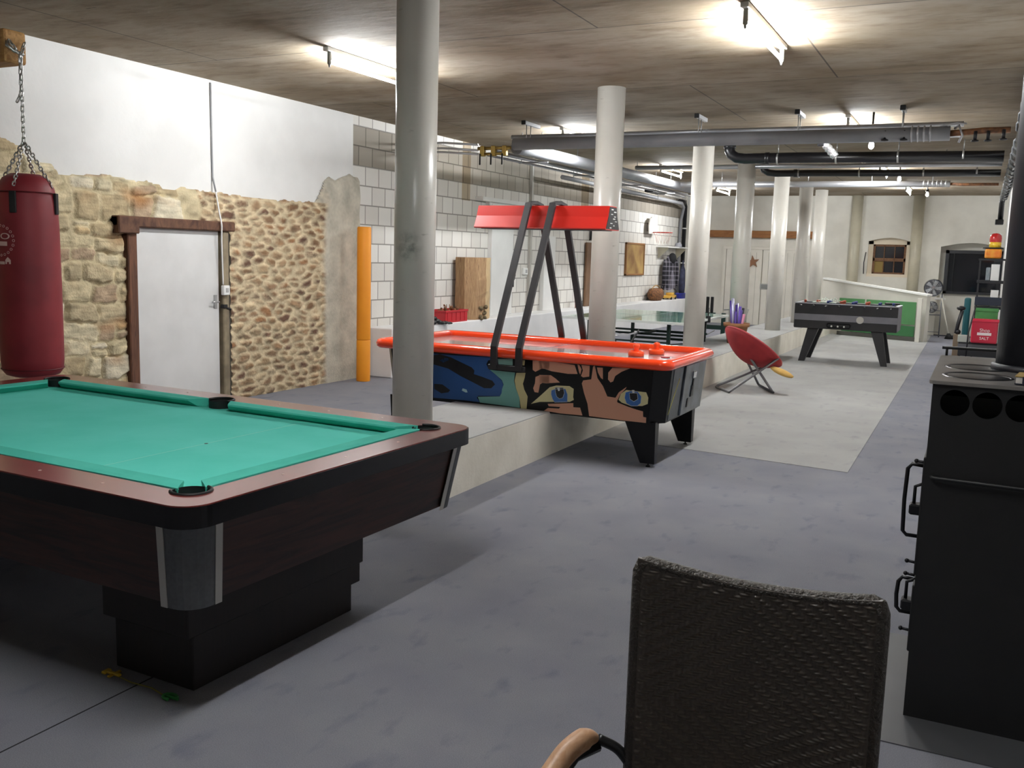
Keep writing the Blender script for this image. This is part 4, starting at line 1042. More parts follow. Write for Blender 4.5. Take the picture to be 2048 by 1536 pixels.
def plaid():
    m, nt, b = base('plaid'); b.inputs['Roughness'].default_value = .95
    tc = N(nt, 'ShaderNodeTexCoord'); sp = N(nt, 'ShaderNodeSeparateXYZ'); lk(nt, tc.outputs['Object'], sp.inputs[0]); prev = None
    cols = ('#6f6b76', '#4c3a48')
    for ax, fr in (('X', 9.0), ('Z', 9.0), ('Y', 9.0)):
        w_ = N(nt, 'ShaderNodeMath', operation='MULTIPLY'); w_.inputs[1].default_value = fr; lk(nt, sp.outputs[ax], w_.inputs[0])
        f = N(nt, 'ShaderNodeMath', operation='FRACT'); lk(nt, w_.outputs[0], f.inputs[0])
        g = N(nt, 'ShaderNodeMath', operation='LESS_THAN'); g.inputs[1].default_value = .28; lk(nt, f.outputs[0], g.inputs[0])
        h = N(nt, 'ShaderNodeMath', operation='MULTIPLY'); h.inputs[1].default_value = .33; lk(nt, g.outputs[0], h.inputs[0])
        if prev is None: prev = h.outputs[0]
        else:
            a = N(nt, 'ShaderNodeMath', operation='ADD'); lk(nt, prev, a.inputs[0]); lk(nt, h.outputs[0], a.inputs[1]); prev = a.outputs[0]
    mx = N(nt, 'ShaderNodeMix', data_type='RGBA'); mx.inputs[6].default_value = (*hexc('#17161d'), 1); mx.inputs[7].default_value = (*hexc('#8d8894'), 1); lk(nt, prev, mx.inputs[0]); lk(nt, mx.outputs[2], b.inputs['Base Color'])
    return m
t = thing('jacket', 'dark plaid lumberjack jacket with black hood hanging under the wall shelf', 'jacket', (-7.0, 22.95, 0), rz=-.45)
def jk(u, v):
    a = 2 * PI * u; z = .90 + .84 * v
    wd = .24 - .05 * v if v < .75 else .24 - .0375 - (v - .75) * .55
    fold = 1 + .09 * math.sin(a * 5 + v * 3) * (1 - v)
    return ((.11 - .04 * v) * math.cos(a) * fold + .02, wd * math.sin(a) * fold, z + (.03 * math.sin(a * 3) if v == 0 else 0))
b = MB(); b.grid(jk, 36, 14, closed_u=True); b.build('jacket_body', plaid(), t)
for s in (-1, 1):
    b = MB(); b.tube([(.03, s * .17, 1.62), (.05, s * .23, 1.4), (.06, s * .24, 1.15), (.05, s * .22, .98)], .055, 10, r_end=.045); b.build('sleeve', plaid(), t)
b = MB(); b.sphere((.06, .03, 1.66), .11, 14, 9, (.8, 1.1, 1.25)); b.build('hood', mat('black_hood', '#101014', .9), t)
# wicker basket, yellow toy, blue tub and dark umbrella on the ledge end
t = thing('log_basket', 'round brown wicker basket with handle on the far end of the ledge', 'basket', (-7.0, 21.95, .645))
b = MB(); b.lathe([(0, 0), (.13, 0), (.19, .08), (.20, .18), (.16, .27), (.12, .29), (.12, .27), (.15, .18), (.12, .03), (0, .03)], 28, M=Matrix.Diagonal((.85, 2.0, 1, 1))); b.build('basket_body', mat('brown_wicker', '#8a5b33', .8, col2='#4a3020', scale=30), t)
b = MB(); b.tube([(0, .3 * math.cos(a), .24 + .12 * math.sin(a)) for a in [PI * k / 10 for k in range(11)]], .012, 6); b.build('handle', mat('pale_cane', '#a5824f', .7), t)
t = thing('yellow_toy_car', 'yellow toy vehicle on the ledge beside the wicker basket', 'toy', (-6.95, 22.95, .645))
b = MB(); b.box(-.10, .10, -.30, .25, .035, .10, bev=.015, seg=2); b.box(-.08, .08, -.10, .12, .10, .17, bev=.02, seg=2); b.build('toy_body', mat('toy_yellow', '#d9ab4a', .5), t)
for x in (-.1, .1):
    for y in (-.2, .16):
        b = MB(); b.cone((x - .015, y, .035), (x + .015, y, .035), .035, seg=14); b.build('wheel', mm('black_rubber', '#0f0f10', .6), t)
t = thing('plastic_tub', 'blue plastic tub on the ledge under the black corner pipe', 'tub', (-6.92, 23.85, .645))
b = MB(); b.lathe([(0, 0), (.12, 0), (.15, .12), (.16, .12), (.16, .135), (.14, .135), (.11, .02), (0, .02)], 24, M=Matrix.Diagonal((.8, 1.9, 1, 1))); b.build('tub', mat('tub_blue', '#2b36a0', .4), t)
t = thing('umbrella', 'dark blue rolled umbrella-like sack standing in the blue tub', 'umbrella', (-6.96, 24.0, .67))
b = MB(); b.lathe([(0, 0), (.07, 0), (.085, .3), (.07, .7), (.02, .85), (.012, .95), (0, .95)], 16); b.build('rolled_fabric', mat('dark_blue_fabric', '#23263a', .8, col2='#3c4058', scale=9), t)

# ------------------------------------------------------------------ ping-pong table
def pingpong():
    t = thing('ping_pong_table', 'green ping-pong table with white edge lines in front of the white ledge', 'ping-pong table', (-4.62, 14.25, 0))
    GT = mat('green_table_top', '#2f7d66', .18, col2='#3a8a72', scale=1.5, coat=.6)
    WE = mm('white_line', '#e0e4e0', .4); GM = mat('dark_green_metal', '#14332c', .45); BK = mm('black_rubber', '#0f0f10', .6)
    HX, HY = .93, 1.32
    for s in (-1, 1):
        b = MB(); b.box(-HX, HX, min(s * .01, s * HY), max(s * .01, s * HY), .735, .76, bev=.003); b.build('tabletop', GT, t)
    b = MB()
    for x0, x1, y0, y1 in ((-HX, -HX + .02, -HY, HY), (HX - .02, HX, -HY, HY), (-HX, HX, -HY, -HY + .02), (-HX, HX, HY - .02, HY), (-.002, .002, -HY, HY)): b.box(x0, x1, y0, y1, .7601, .7606)
    b.build('line_marking', WE, t)
    b = MB(); plate(b, [(-HX - .003, -HY - .003), (HX + .003, -HY - .003), (HX + .003, HY + .003), (-HX - .003, HY + .003)], [[(-HX + .0, -HY + .0), (HX, -HY), (HX, HY), (-HX, HY)]], .725, .7605); b.build('edge_band', WE, t)
    for s in (-1, 1):
        for x in (-.62, .62):
            b = MB(); b.box(x - .025, x + .025, s * 1.0 - .025, s * 1.0 + .025, .0, .735, bev=.003); lg = b.build('leg', GM, t)
        b = MB(); b.box(-.62, .62, s * 1.0 - .02, s * 1.0 + .02, .30, .34, bev=.003); b.box(-.62, .62, s * 1.0 - .012, s * 1.0 + .012, .42, .445, bev=.003); b.build('cross_bar', GM, t)
        for x in (-.80, .80):
            b = MB(); b.tube([(x, s * .35, .72), (x, s * .35, .12)], .014, 8); b.tube([(x, s * .35, .40), (x * .75, s * .9, .40)], .010, 6); b.build('folding_strut', BK, t)
            b = MB(); b.cone((x - .02, s * .35, .055), (x + .02, s * .35, .055), .055, seg=18); b.build('castor', BK, t)
    b = MB(); b.box(-.83, .83, -.37, -.33, .48, .51); b.box(-.83, .83, .33, .37, .48, .51); b.box(-.02, .02, -.37, .37, .48, .51); b.build('carriage', GM, t)
    for x in (-HX, HX):
        b = MB(); b.box(x - .03, x + .03, -.03, .03, .70, .80, bev=.004); b.cone((x, 0, .76), (x, 0, .93), .01, seg=8); b.build('net_post', BK, t)
pingpong()
# second half folded upright seen beyond the third column
t = thing('folded_table_frame', 'dark green upright metal frame of a folded table beyond the third column', 'frame', (-4.05, 16.7, 0))
GM2 = mat('dark_green_frame', '#14332c', .45)
b = MB(); b.box(-.035, .035, -.03, .03, 0, .72, bev=.004); b.build('upright', GM2, t)
b = MB(); b.box(-.40, .035, -.02, .02, .42, .50, bev=.004); b.build('arm', GM2, t)
for dx in (-.30, -.22):
    b = MB(); b.box(dx - .025, dx + .025, -.02, .02, .72, 1.0, bev=.006); b.build('clamp', mm('black_rubber', '#0f0f10', .6), t)
b = MB(); b.box(-.42, -.15, -.03, .03, .66, .72, bev=.004); b.build('arm', GM2, t)
b = MB(); b.tube([(0, 0, .78), (.25, 0, .80), (.42, .05, .80), (.38, .05, .66)], .012, 6); b.tube([(-.4, 0, .25), (-.15, 0, .40)], .010, 6); b.build('crank', mm('steel', '#b8b8b8', .35, metal=.8), t)
t = thing('camp_stool', 'folding camp stool with grey fabric seat under the ping-pong table edge', 'stool', (-4.45, 12.55, 0), rz=.3)
b = MB(); b.grid(lambda u, v: (-.20 + .40 * u, -.17 + .34 * v, .62 - .05 * math.sin(PI * u)), 9, 5); b.build('fabric_seat', mat('grey_canvas', '#77777b', .9), t)
for s in (-1, 1):
    b = MB(); b.tube([(-.21, s * .18, .63), (.17, s * .18, 0.012)], .011, 6); b.build('leg', mm('black_rubber', '#0f0f10', .6), t)
    b = MB(); b.tube([(.21, s * .18, .63), (-.17, s * .18, 0.012)], .011, 6); b.build('leg', mm('black_rubber', '#0f0f10', .6), t)
b = MB(); b.tube([(-.21, -.18, .63), (-.21, .18, .63)], .012, 6); b.tube([(.21, -.18, .63), (.21, .18, .63)], .012, 6); b.tube([(-.17, -.18, .012), (-.17, .18, .012)], .011, 6); b.tube([(.17, -.18, .012), (.17, .18, .012)], .011, 6); b.build('cross_rail', mm('black_rubber', '#0f0f10', .6), t)

# ------------------------------------------------------------------ planter with purple rolls
t = thing('planter', 'terracotta plant pot holding purple and silver paper rolls on the raised strip', 'planter', (-3.36, 14.72, PZ))
b = MB(); b.lathe([(0, 0), (.13, 0), (.175, .26), (.20, .265), (.205, .32), (.185, .32), (.16, .26), (.12, .03), (0, .03)], 32); b.build('pot', mat('terracotta', '#9c6a45', .7, col2='#8a5c3c', scale=8), t)
PUR = [mat('purple_foil', '#6a53b0', .35, metal=.3), mat('silver_foil', '#c4c0dd', .3, metal=.5), mat('violet_foil', '#4a2f8a', .4), mat('pink_foil', '#d78aa6', .4), mat('black_foil', '#2a2733', .4)]
ROLLS = [(0, -.09, .01, .66, 'tall shiny purple paper roll standing in the terracotta pot, nearest the left rim'), (1, -.05, -.07, .70, 'tallest silver lilac paper roll in the terracotta pot'),
         (2, .0, -.08, .50, 'short dark violet paper roll at the front of the terracotta pot'), (3, .095, -.04, .46, 'short pink paper roll leaning over the right rim of the terracotta pot'),
         (4, .06, .06, .55, 'blackish paper roll at the back of the terracotta pot'), (0, .05, -.07, .58, 'medium purple paper roll beside the pink one in the terracotta pot'),
         (1, -.02, .07, .62, 'silver lilac paper roll at the back of the terracotta pot'), (2, -.01, -.01, .60, 'dark violet paper roll in the middle of the terracotta pot'),
         (0, .05, .0, .52, 'shorter purple paper roll right of the middle in the terracotta pot')]
for ci, x, y, h, lab in ROLLS:
    b = MB(); b.cone((x * .55, y * .55, .04), (x * 1.25, y * 1.25, h), .017, .021, 10); b.cone((x * 1.24, y * 1.24, h - .003), (x * 1.25, y * 1.25, h + .001), .012, seg=8)
    tag(b.build('paper_roll', PUR[ci], loc=(-3.36, 14.72, PZ)), lab, 'paper roll', 'paper rolls in the terracotta pot')

# ------------------------------------------------------------------ red saucer chair
def saucer():
    t = thing('saucer_chair', 'folding saucer chair with dark red fabric seat and grey tube legs', 'chair', (-2.56, 12.15, .004))
    nrm = Vector((.44, .40, .80)).normalized(); q = nrm.to_track_quat('Z', 'Y').to_matrix().to_4x4(); M = T(.02, 0, .56) @ q
    R = .41
    def dish(u, v):
        a = 2 * PI * u; r = R * (1 - v); return M @ Vector((r * math.cos(a), r * math.sin(a), -.20 * (1 - (r / R) ** 2)))
    b = MB(); b.grid(dish, 40, 9, closed_u=True); o = b.build('fabric_seat', mat('dark_red_fabric', '#8c1f28', .75, col2='#a32a30', scale=5), t)
    md = o.modifiers.new('thick', 'SOLIDIFY'); md.thickness = .02
    b = MB(); b.tube([M @ Vector((R * math.cos(a), R * math.sin(a), 0)) for a in [2 * PI * k / 40 for k in range(40)]], .019, 8, closed=True); b.build('padded_rim', mat('dark_red_rim', '#9c2a31', .6), t)
    G = mat('grey_tube', '#77767a', .35, metal=.7)
    A, B_, D, E = Vector((-.40, -.12, .017)), Vector((-.14, -.50, .017)), Vector((.34, -.18, .017)), Vector((.04, .42, .017))
    up = lambda ang: M @ Vector((R * math.cos(ang) * 1.02, R * math.sin(ang) * 1.02, 0))
    rimpt = [(up(2 * PI * k / 72), k) for k in range(72)]
    def near(v): return min(rimpt, key=lambda p: (p[0] - v).length)[0]
    P1 = near(Vector((.40, -.20, .42))); P2 = near(Vector((.2, .3, .4))); P3 = near(Vector((-.3, -.25, .7))); P4 = near(Vector((-.2, .35, .62)))
    # U-shaped leg frames, crossing
    b = MB(); b.tube([P1, (B_ + P1) / 2, B_ + Vector((.02, .01, .02)), B_, A, A + Vector((.02, .02, .02)), (A + P2) / 2, P2], .016, 8); b.build('leg', G, t)
    b = MB(); b.tube([P3, (D + P3) / 2, D + Vector((-.02, 0, .02)), D, E, E + Vector((-.01, -.02, .02)), (E + P4) / 2, P4], .016, 8); b.build('leg', G, t)
saucer()
b = MB(); b.sphere((0, 0, 0), .12, 14, 8, (1.3, .8, .32)); o = b.build('cushion', mat('pale_yellow_cushion', '#d8b36a', .9, col2='#c99f58', scale=9), loc=(-2.13, 11.97, .285)); o.rotation_euler = (0, .35, 0); tag(o, 'small pale yellow cushion tucked under the front edge of the red saucer chair', 'cushion')

# ------------------------------------------------------------------ foosball table
def foosball():
    t = thing('foosball_table', 'grey and black foosball table on splayed black legs', 'foosball table', (-1.96, 16.75, .004))
    BK = mat('foosball_black', '#1b1b1e', .5); GR = mat('foosball_grey', '#77767c', .5, col2='#6c6b72', scale=4)
    HX, HY = .81, .38
    b = MB(); plate(b, [(-HX, -HY), (HX, -HY), (HX, HY), (-HX, HY)], [[(-HX + .04, -HY + .04), (HX - .04, -HY + .04), (HX - .04, HY - .04), (-HX + .04, HY - .04)]], .70, .97); b.box(-HX + .003, HX - .003, -HY + .003, HY - .003, .56, .705, bev=.003); b.build('cabinet', BK, t)
    b = MB()
    for s in (-1, 1): b.box(-HX - .003, HX + .003, min(s * HY, s * (HY + .006)), max(s * HY, s * (HY + .006)), .695, .80)
    for s in (-1, 1): b.box(min(s * HX, s * (HX + .005)), max(s * HX, s * (HX + .005)), -HY, HY, .57, .96)
    b.build('side_band', GR, t)
    b = MB(); b.box(-HX + .04, HX - .04, -HY + .04, HY - .04, .80, .805); b.build('playing_field', mat('field_green', '#3f7a52', .6), t)
    b = MB(); plate(b, [(-HX - .01, -HY - .01), (HX + .01, -HY - .01), (HX + .01, HY + .01), (-HX - .01, HY + .01)], [[(-HX + .05, -HY + .05), (HX - .05, -HY + .05), (HX - .05, HY - .05), (-HX + .05, HY - .05)]], .97, .985); b.build('top_rail', mat('rail_silver', '#a7a8ad', .4), t)
    b = MB(); b.cone((.24, -HY - .006, .735), (.24, -HY - .016, .735), .058, seg=24); b.build('ball_entry', mat('pale_disc', '#b7b4ac', .5), t)
    b = MB(); b.box(-.28, .10, -HY - .010, -HY + .0, .585, .665, bev=.02); tr = b.build('ball_return', mm('black_rubber', '#0f0f10', .6), t)
    for k in range(3):
        b = MB(); b.sphere((-.20 + .10 * k, -HY - .012, .612), .016, 10, 7); b.build('return_knob', mat('ball_white', '#d8d8d2', .4), tr)
    for sx in (-1, 1):
        for sy in (-1, 1):
            b = MB()
            def fn(tt):
                def ring(cx, cy, hx, hy, z): return [tt.verts.new((cx + a * hx, cy + c_ * hy, z)) for a, c_ in ((-1, -1), (1, -1), (1, 1), (-1, 1))]
                A = ring(sx * .50, sy * .28, .09, .05, .57); B = ring(sx * .655, sy * .33, .048, .04, 0)
                for k in range(4): tt.faces.new((A[k], B[k], B[(k + 1) % 4], A[(k + 1) % 4]))
                tt.faces.new(A[::-1]); tt.faces.new(B); bmesh.ops.recalc_face_normals(tt, faces=tt.faces)
            b._add(fn, None, smooth=False); b.build('leg', BK, t)
    ST = mm('steel', '#b8b8b8', .35, metal=.8)
    RC_, BC_ = mat('player_red', '#a8492f', .5), mat('player_blue', '#2b3473', .5)
    for k in range(8):
        x = -.70 + .20 * k; team = k in (0, 1, 3, 5)
        s = -1 if team else 1; off = (.05 if k % 2 else -.04)
        b = MB(); b.tube([(x, -HY - .12 + off, .945), (x, HY + .12 + off, .945)], .008, 6); rd = b.build('rod', ST, t)
        b = MB(); y = s * (HY + .12) + off; b.cone((x, y, .945), (x, y + s * .11, .945), .017, seg=10); b.build('handle', mm('black_rubber', '#0f0f10', .6), rd)
        n = (1, 2, 3, 5, 5, 3, 2, 1)[k]
        for j in range(n):
            y = (j - (n - 1) / 2) * (.6 / max(n, 3)) + off
            b = MB(); b.box(x - .014, x + .014, y - .024, y + .024, .865, .985, bev=.005); b.sphere((x, y, 1.005), .024, 8, 6); b.box(x - .02, x + .02, y - .014, y + .014, .852, .872, bev=.003); b.build('player', RC_ if team else BC_, rd)
    return t
foosball()
# things left on top of the foosball table
b = MB()
for k in range(7): b.tube([(-.10 + .05 * k, -.05, .0), (-.08 + .05 * k, .0, .05 + .02 * (k % 3)), (-.02 + .05 * k, .06, .03)], .006, 5)
b.box(-.18, .20, -.09, .09, 0, .012, bev=.004)
tag(b.build('wire_tray', mat('tray_green_white', '#c9d4c9', .4), loc=(-2.36, 16.75, .986)), 'pale wire tray lying on the left end of the foosball table', 'tray')
b = MB(); b.box(-.12, .12, -.03, .03, 0, .035, bev=.008); tag(b.build('black_case', mm('black_leather2', '#18181a', .5), loc=(-1.30, 17.09, .986)), 'small black case on the far right corner of the foosball table', 'case')

# ------------------------------------------------------------------ far wall details
OAK = wood_mat('oak_beam', '#9c6a3c', '#7d4f2a', .7, (.8, 6, 6), 3)
b = MB(); b.box(-6.5, -3.84, YF - .12, YF, 2.25, 2.43, bev=.012); tag(b.build('oak_beam', OAK), 'long orange-brown oak beam above the white double door', 'beam')
t = thing('door_2', '', 'door', (-5.1, YF, 0)); del t['category']; t['kind'] = 'structure'; t['label'] = 'white panelled double door under the oak beam'
DW = mat('door_cream', '#dcd8ce', .6, col2='#d3cfc4', scale=3)
for s in (-1, 1):
    b = MB(); b.box(min(s * .01, s * .94), max(s * .01, s * .94), -.05, 0, 0, 1.95, bev=.005); lf = b.build('door_leaf', DW, t)
    b = MB()
    for k in range(1, 6): b.box(s * .157 * k - .004, s * .157 * k + .004, -.054, -.05, .02, 1.88)
    b.build('board_groove', mat('groove_grey', '#aaa69c', .8), lf)
b = MB(); b.box(-1.02, 1.02, -.06, 0, 1.95, 2.02, bev=.005); b.box(-1.02, -.95, -.06, 0, 0, 1.95); b.box(.95, 1.02, -.06, 0, 0, 1.95); b.build('door_frame', DW, t)
st = []
for k in range(10):
    a = PI / 2 + .12 + PI * k / 5; r = .17 if k % 2 == 0 else .07; st.append((r * math.cos(a), r * math.sin(a)))
b = MB(); b.prism(st, 0, .03, M=Matrix(((1, 0, 0, 0), (0, 0, 1, 0), (0, 1, 0, 0), (0, 0, 0, 1)))); tag(b.build('wooden_star', mat('star_brown', '#8a6248', .8), loc=(-5.34, YF - .085, 1.63)), 'brown wooden star hanging on the white double door', 'star')
t = thing('door_sign', 'small grey sign plate low on the white double door', 'sign', (-5.0, YF - .055, 1.01))
b = MB(); b.box(-.12, .12, -.015, 0, -.07, .07, bev=.003); b.build('plate', mat('sign_grey', '#9a9c98', .5), t)
b = MB()
for k in range(3): b.box(-.09, .09, -.018, -.015, -.045 + .035 * k, -.03 + .035 * k)
b.build('sign_print', mat('sign_dark', '#55585a', .5), t)
# small window
t = thing('window_1', '', 'window', (-2.07, YF + .14, 1.79)); del t['category']; t['kind'] = 'structure'; t['label'] = 'small wooden window with six panes in the far wall'
WB = wood_mat('window_brown', '#7e5a3e', '#5c3f2c', .7, (3, 3, 3), 5)
b = MB(); b.box(-.50, .50, .06, .10, -.45, .45); b.build('pane', mat('night_glass', '#12151f', .08, spec=.8), t)
b = MB()
for x0, x1, z0, z1 in ((-.38, -.33, -.36, .36), (.33, .38, -.36, .36), (-.38, .38, .31, .36), (-.38, .38, -.36, -.32), (-.38, .38, -.05, .03), (-.13, -.11, -.36, .36), (.11, .13, -.36, .36)): b.box(x0, x1, .0, .06, z0, z1, bev=.003)
b.build('window_frame', WB, t)
b = MB(); b.box(-.50, -.38, -.02, .05, -.45, .44); b.box(.38, .50, -.02, .05, -.45, .44); b.box(-.50, .50, -.02, .05, .36, .56); b.box(-.50, .50, -.12, .05, -.45, -.36); b.build('window_surround', mat('surround_cream', '#d9cdb8', .8), t)
b = MB(); b.box(-.33, -.13, .03, .055, -.32, -.05); b.build('inner_board', mat('inner_ochre', '#8a7440', .8), t)
b = MB(); b.tube([(-2.60, YF - .02, 1.95), (-2.63, YF - .03, 1.7), (-2.62, YF - .02, 1.42)], .012, 6); tag(b.build('curtain_cord', mm('dark_cord', '#3a3a3c', .7)), 'dark cord hanging beside the small far window', 'cord')
# dark window in the tall bay
t = thing('window_2', '', 'window', (-.25, YF + .22, 1.57)); del t['category']; t['kind'] = 'structure'; t['label'] = 'large dark window in the bay beside the shelf'
b = MB(); b.box(-.54, .66, .05, .08, -.54, .46); b.build('pane', mat('dark_glass', '#16181f', .06, spec=.8), t)
b = MB()
for x0, x1, z0, z1 in ((-.56, -.48, -.56, .48), (.60, .67, -.56, .48), (-.56, .67, .40, .48), (-.56, .67, -.56, -.50), (-.38, -.365, -.5, .4)): b.box(x0, x1, 0, .06, z0, z1, bev=.004)
b.build('window_frame', mat('frame_charcoal', '#24252a', .5), t)

# parapet of a staircase with green inset panels
def parapet():
    A = Vector((-1.02, 22.45, 0)); B = Vector((-3.36, 23.5, 0)); d = (B - A); L = d.length; ang = math.atan2(d.y, d.x)
    t = thing('stair_parapet', 'white sloping stair parapet with green panels behind the foosball table', 'parapet', (A.x, A.y, .004), rz=ang)
    Mx = Matrix(((1, 0, 0, 0), (0, 0, -1, 0), (0, 1, 0, 0), (0, 0, 0, 1)))
    b = MB(); b.prism([(0, 0), (L, 0), (L, 1.27), (0, 1.0)], 0, .16, M=Mx); b.build('wall_body', WHITE2, t)
    b = MB(); b.prism([(-.02, 1.0), (L, 1.27), (L, 1.31), (-.02, 1.04)], -.03, .19, M=Mx); b.build('coping', mat('coping_white', '#eeeeea', .5), t)
    G = mat('panel_green', '#4f8a54', .5, col2='#477f4c', scale=2)
    for x0, x1 in ((.14, 1.32), (1.36, 2.0)):
        b = MB(); b.box(x0, x1, .16, .175, .36, .86 - (.0), bev=.003); b.build('green_panel', G, t)
    b = MB(); b.box(.14, 1.9, .16, .178, .10, .33, bev=.003); b.build('green_panel', mat('panel_green_dark', '#2f6b3c', .5), t)
    b = MB(); b.box(.0, .10, .16, .20, 0, .95, bev=.003); b.build('edge_post', WHITE2, t)
    b = MB(); b.box(.0, 2.0, .16, .19, 0, .09); b.build('dark_plinth', mat('plinth_dark', '#4a4a44', .7), t)
parapet()
# metal stand with two round fans
def fan():
    t = thing('fan_stand', 'metal rack holding two round chrome fans against the far wall', 'fan', (-.98, 24.2, .004))
    CHR = mm('chrome', '#d9d9dc', .15, metal=1); GRM = mat('fan_grey', '#70737a', .4, metal=.5)
    for x in (-.16, .20):
        b = MB(); b.tube([(x, 0, 0), (x, 0, 1.02)], .014, 8); b.build('leg', GRM, t)
    b = MB(); b.tube([(-.16, 0, .52), (.20, 0, .52)], .012, 6); b.tube([(-.16, 0, .62), (.20, 0, .62)], .008, 6); b.tube([(-.16, 0, .12), (.20, 0, .12)], .008, 6); b.build('cross_bar', GRM, t)
    for z, r, nm in ((1.15, .20, 'upper'), (.70, .13, 'lower')):
        MM = T(0, -.03, z) @ rotx(PI / 2)
        b = MB(); b.lathe([(r, -.05), (r + .012, 0), (r, .05)], 36, M=MM)
        for k in range(1, 6): 
            rr = r * k / 6; b.tube([MM @ Vector((rr * math.cos(a), rr * math.sin(a), .05)) for a in [2 * PI * q / 28 for q in range(28)]], .004, 4, closed=True)
        for k in range(12): a = 2 * PI * k / 12; b.tube([MM @ Vector((.03 * math.cos(a), .03 * math.sin(a), .052)), MM @ Vector((r * math.cos(a), r * math.sin(a), .045))], .004, 4)
        cg = b.build('guard', CHR, t)
        b = MB(); b.cone(MM @ Vector((0, 0, -.06)), MM @ Vector((0, 0, .03)), r * .98, seg=32); b.build('back_plate', mat('fan_dark', '#4b4f57', .4, metal=.5), cg)
        for k in range(5):
            b = MB(); a = 2 * PI * k / 5
            b.prism([(.03, -.02), (r * .85, -.05), (r * .9, .04), (.03, .02)], .032, .038, M=MM @ rotz(a) @ rotx(.15)); b.build('blade', mat('blade_light', '#aeb2b8', .3, metal=.6), cg)
        b = MB(); b.cone(MM @ Vector((0, 0, .03)), MM @ Vector((0, 0, .055)), .03, seg=16); b.build('hub', CHR, cg)
fan()
t = thing('broom', 'white-handled broom with black bristles leaning in the bay corner', 'broom', (-.58, 23.9, 0))
b = MB(); b.cone((.02, 0, .08), (-.20, .25, .92), .016, seg=8); b.build('handle', mat('handle_cream', '#c9c6ba', .5), t)
b = MB(); b.cone((.03, 0, .0), (.015, 0, .13), .11, .03, seg=14); b.build('bristles', mm('black_rubber', '#0f0f10', .6), t)
b = MB(); b.box(-.16, .08, 0, .05, -.02, .03, bev=.005); b.box(-.05, .03, -.02, .05, .03, .10, bev=.005); o = b.build('tap_fitting', mm('white_plastic', '#e4e3e0', .4), loc=(-.80, YF - .06, .88)); tag(o, 'small white plastic fitting on the far wall above the broom', 'fitting')

# ------------------------------------------------------------------ pipes and services under the ceiling
INS = mat('grey_pipe_lagging', '#8f9094', .45, col2='#828388', scale=3)
STL = mat('zinc_pipe', '#b3b4b8', .3, metal=.6)
BLP = mat('black_soil_pipe', '#141418', .35, coat=.2)
BRS = mat('brass', '#a58a4a', .35, metal=.8)
COP = mat('rusty_pipe', '#8a5a36', .6, col2='#5c3c26', scale=20)
HG = mm('steel', '#b8b8b8', .35, metal=.8)
def hangers(t, pts, rail=True):
    for (x, y, z) in pts:
        b = MB(); b.cone((x, y, z), (x, y, ZC), .006, seg=6); b.build('hanger_rod', HG, t)
def rail(x, y, ln, lab):
    t = thing('ceiling_rail', lab, 'bracket', (x, y, ZC), group='short steel rails on the ceiling over the grey cross pipe')
    b = MB(); b.box(-.022, .022, -.03, ln, -.045, 0, bev=.004); b.build('channel', STL, t)
    b = MB(); b.box(-.028, .028, -.055, -.03, -.05, 0, bev=.004); b.build('end_cap', mm('black_rubber', '#0f0f10', .6), t)
    b = MB(); b.cone((0, .05, -.30), (0, .05, -.03), .006, seg=6); b.build('hanger_rod', HG, t)
    b = MB(); b.cone((0, .17, -.25), (0, .17, -.03), .006, seg=6); b.build('hanger_rod', HG, t)
rail(-5.32, 10.98, .42, 'short steel ceiling rail over the pipe, left of the second column')
rail(-4.30, 10.98, .42, 'short steel ceiling rail over the pipe, just right of the second column')
rail(-3.10, 10.98, .36, 'short steel ceiling rail over the pipe, above the third column')
rail(-1.97, 10.98, .36, 'short steel ceiling rail over the pipe, right of the third column')
rail(-.89, 10.98, .22, 'short steel ceiling rail over the pipe, nearest the flue')
t = thing('lagged_pipe', 'thick grey lagged pipe crossing the room under the ceiling in front of the third column', 'pipe', (0, 11.05, 0))
b = MB(); b.cone((-5.5, 0, 3.045), (-.42, 0, 3.03), .075, seg=24); b.build('pipe_body', INS, t)
b = MB(); b.cone((-5.6, .13, 3.15), (-.30, .13, 3.14), .028, seg=12); b.build('thin_pipe', STL, t)
b = MB(); b.cone((-5.6, .21, 3.05), (-.30, .21, 3.04), .028, seg=12); b.build('thin_pipe', STL, t)
b = MB(); b.tube([(-.42, 0, 3.03), (-.25, 0, 3.04), (-.1, 0, 3.05), (.14, 0, 3.05)], .032, 12); b.build('rusty_end', COP, t)
for x, z in ((-1.05, 2.98), (-.86, 2.98), (-.18, 2.95), (-.06, 2.95), (.08, 2.96)):
    b = MB(); b.cone((x, -.05, z), (x, -.05, z + .09), .018, seg=10); b.lathe([(0, 0), (.035, .004), (.038, .012), (.03, .02), (0, .02)], 14, M=T(x, -.05, z - .02)); b.build('valve', mm('black_valve', '#1b1b1f', .5), t)
b = MB(); b.tube([(-.38, 0, 3.08), (-.34, -.07, 3.10), (-.30, -.08, 3.0), (-.33, -.05, 2.93)], .012, 6); b.tube([(-.52, 0, 3.1), (-.36, -.05, 3.13), (-.27, -.03, 3.12)], .010, 6); b.build('bright_coupling', STL, t)
b = MB()
for k in range(4): b.lathe([(.077, 0), (.088, .01), (.077, .02)], 20, M=T(-.80 + .06 * k, 0, 3.035) @ roty(PI / 2) @ T(0, 0, 0))
b.build('silver_collar', STL, t)
t = thing('brass_manifold', 'brass valve manifold with black levers near the blockwork end of the cross pipe', 'valves', (-5.62, 10.95, 2.99))
b = MB(); b.cone((-.35, 0, 0), (.12, 0, 0), .022, seg=12); b.cone((-.3, .0, -.07), (.05, 0, -.07), .018, seg=12)
for x in (-.28, -.12, .04): b.box(x - .03, x + .03, -.035, .035, -.10, .03, bev=.008)
b.build('brass_body', BRS, t)
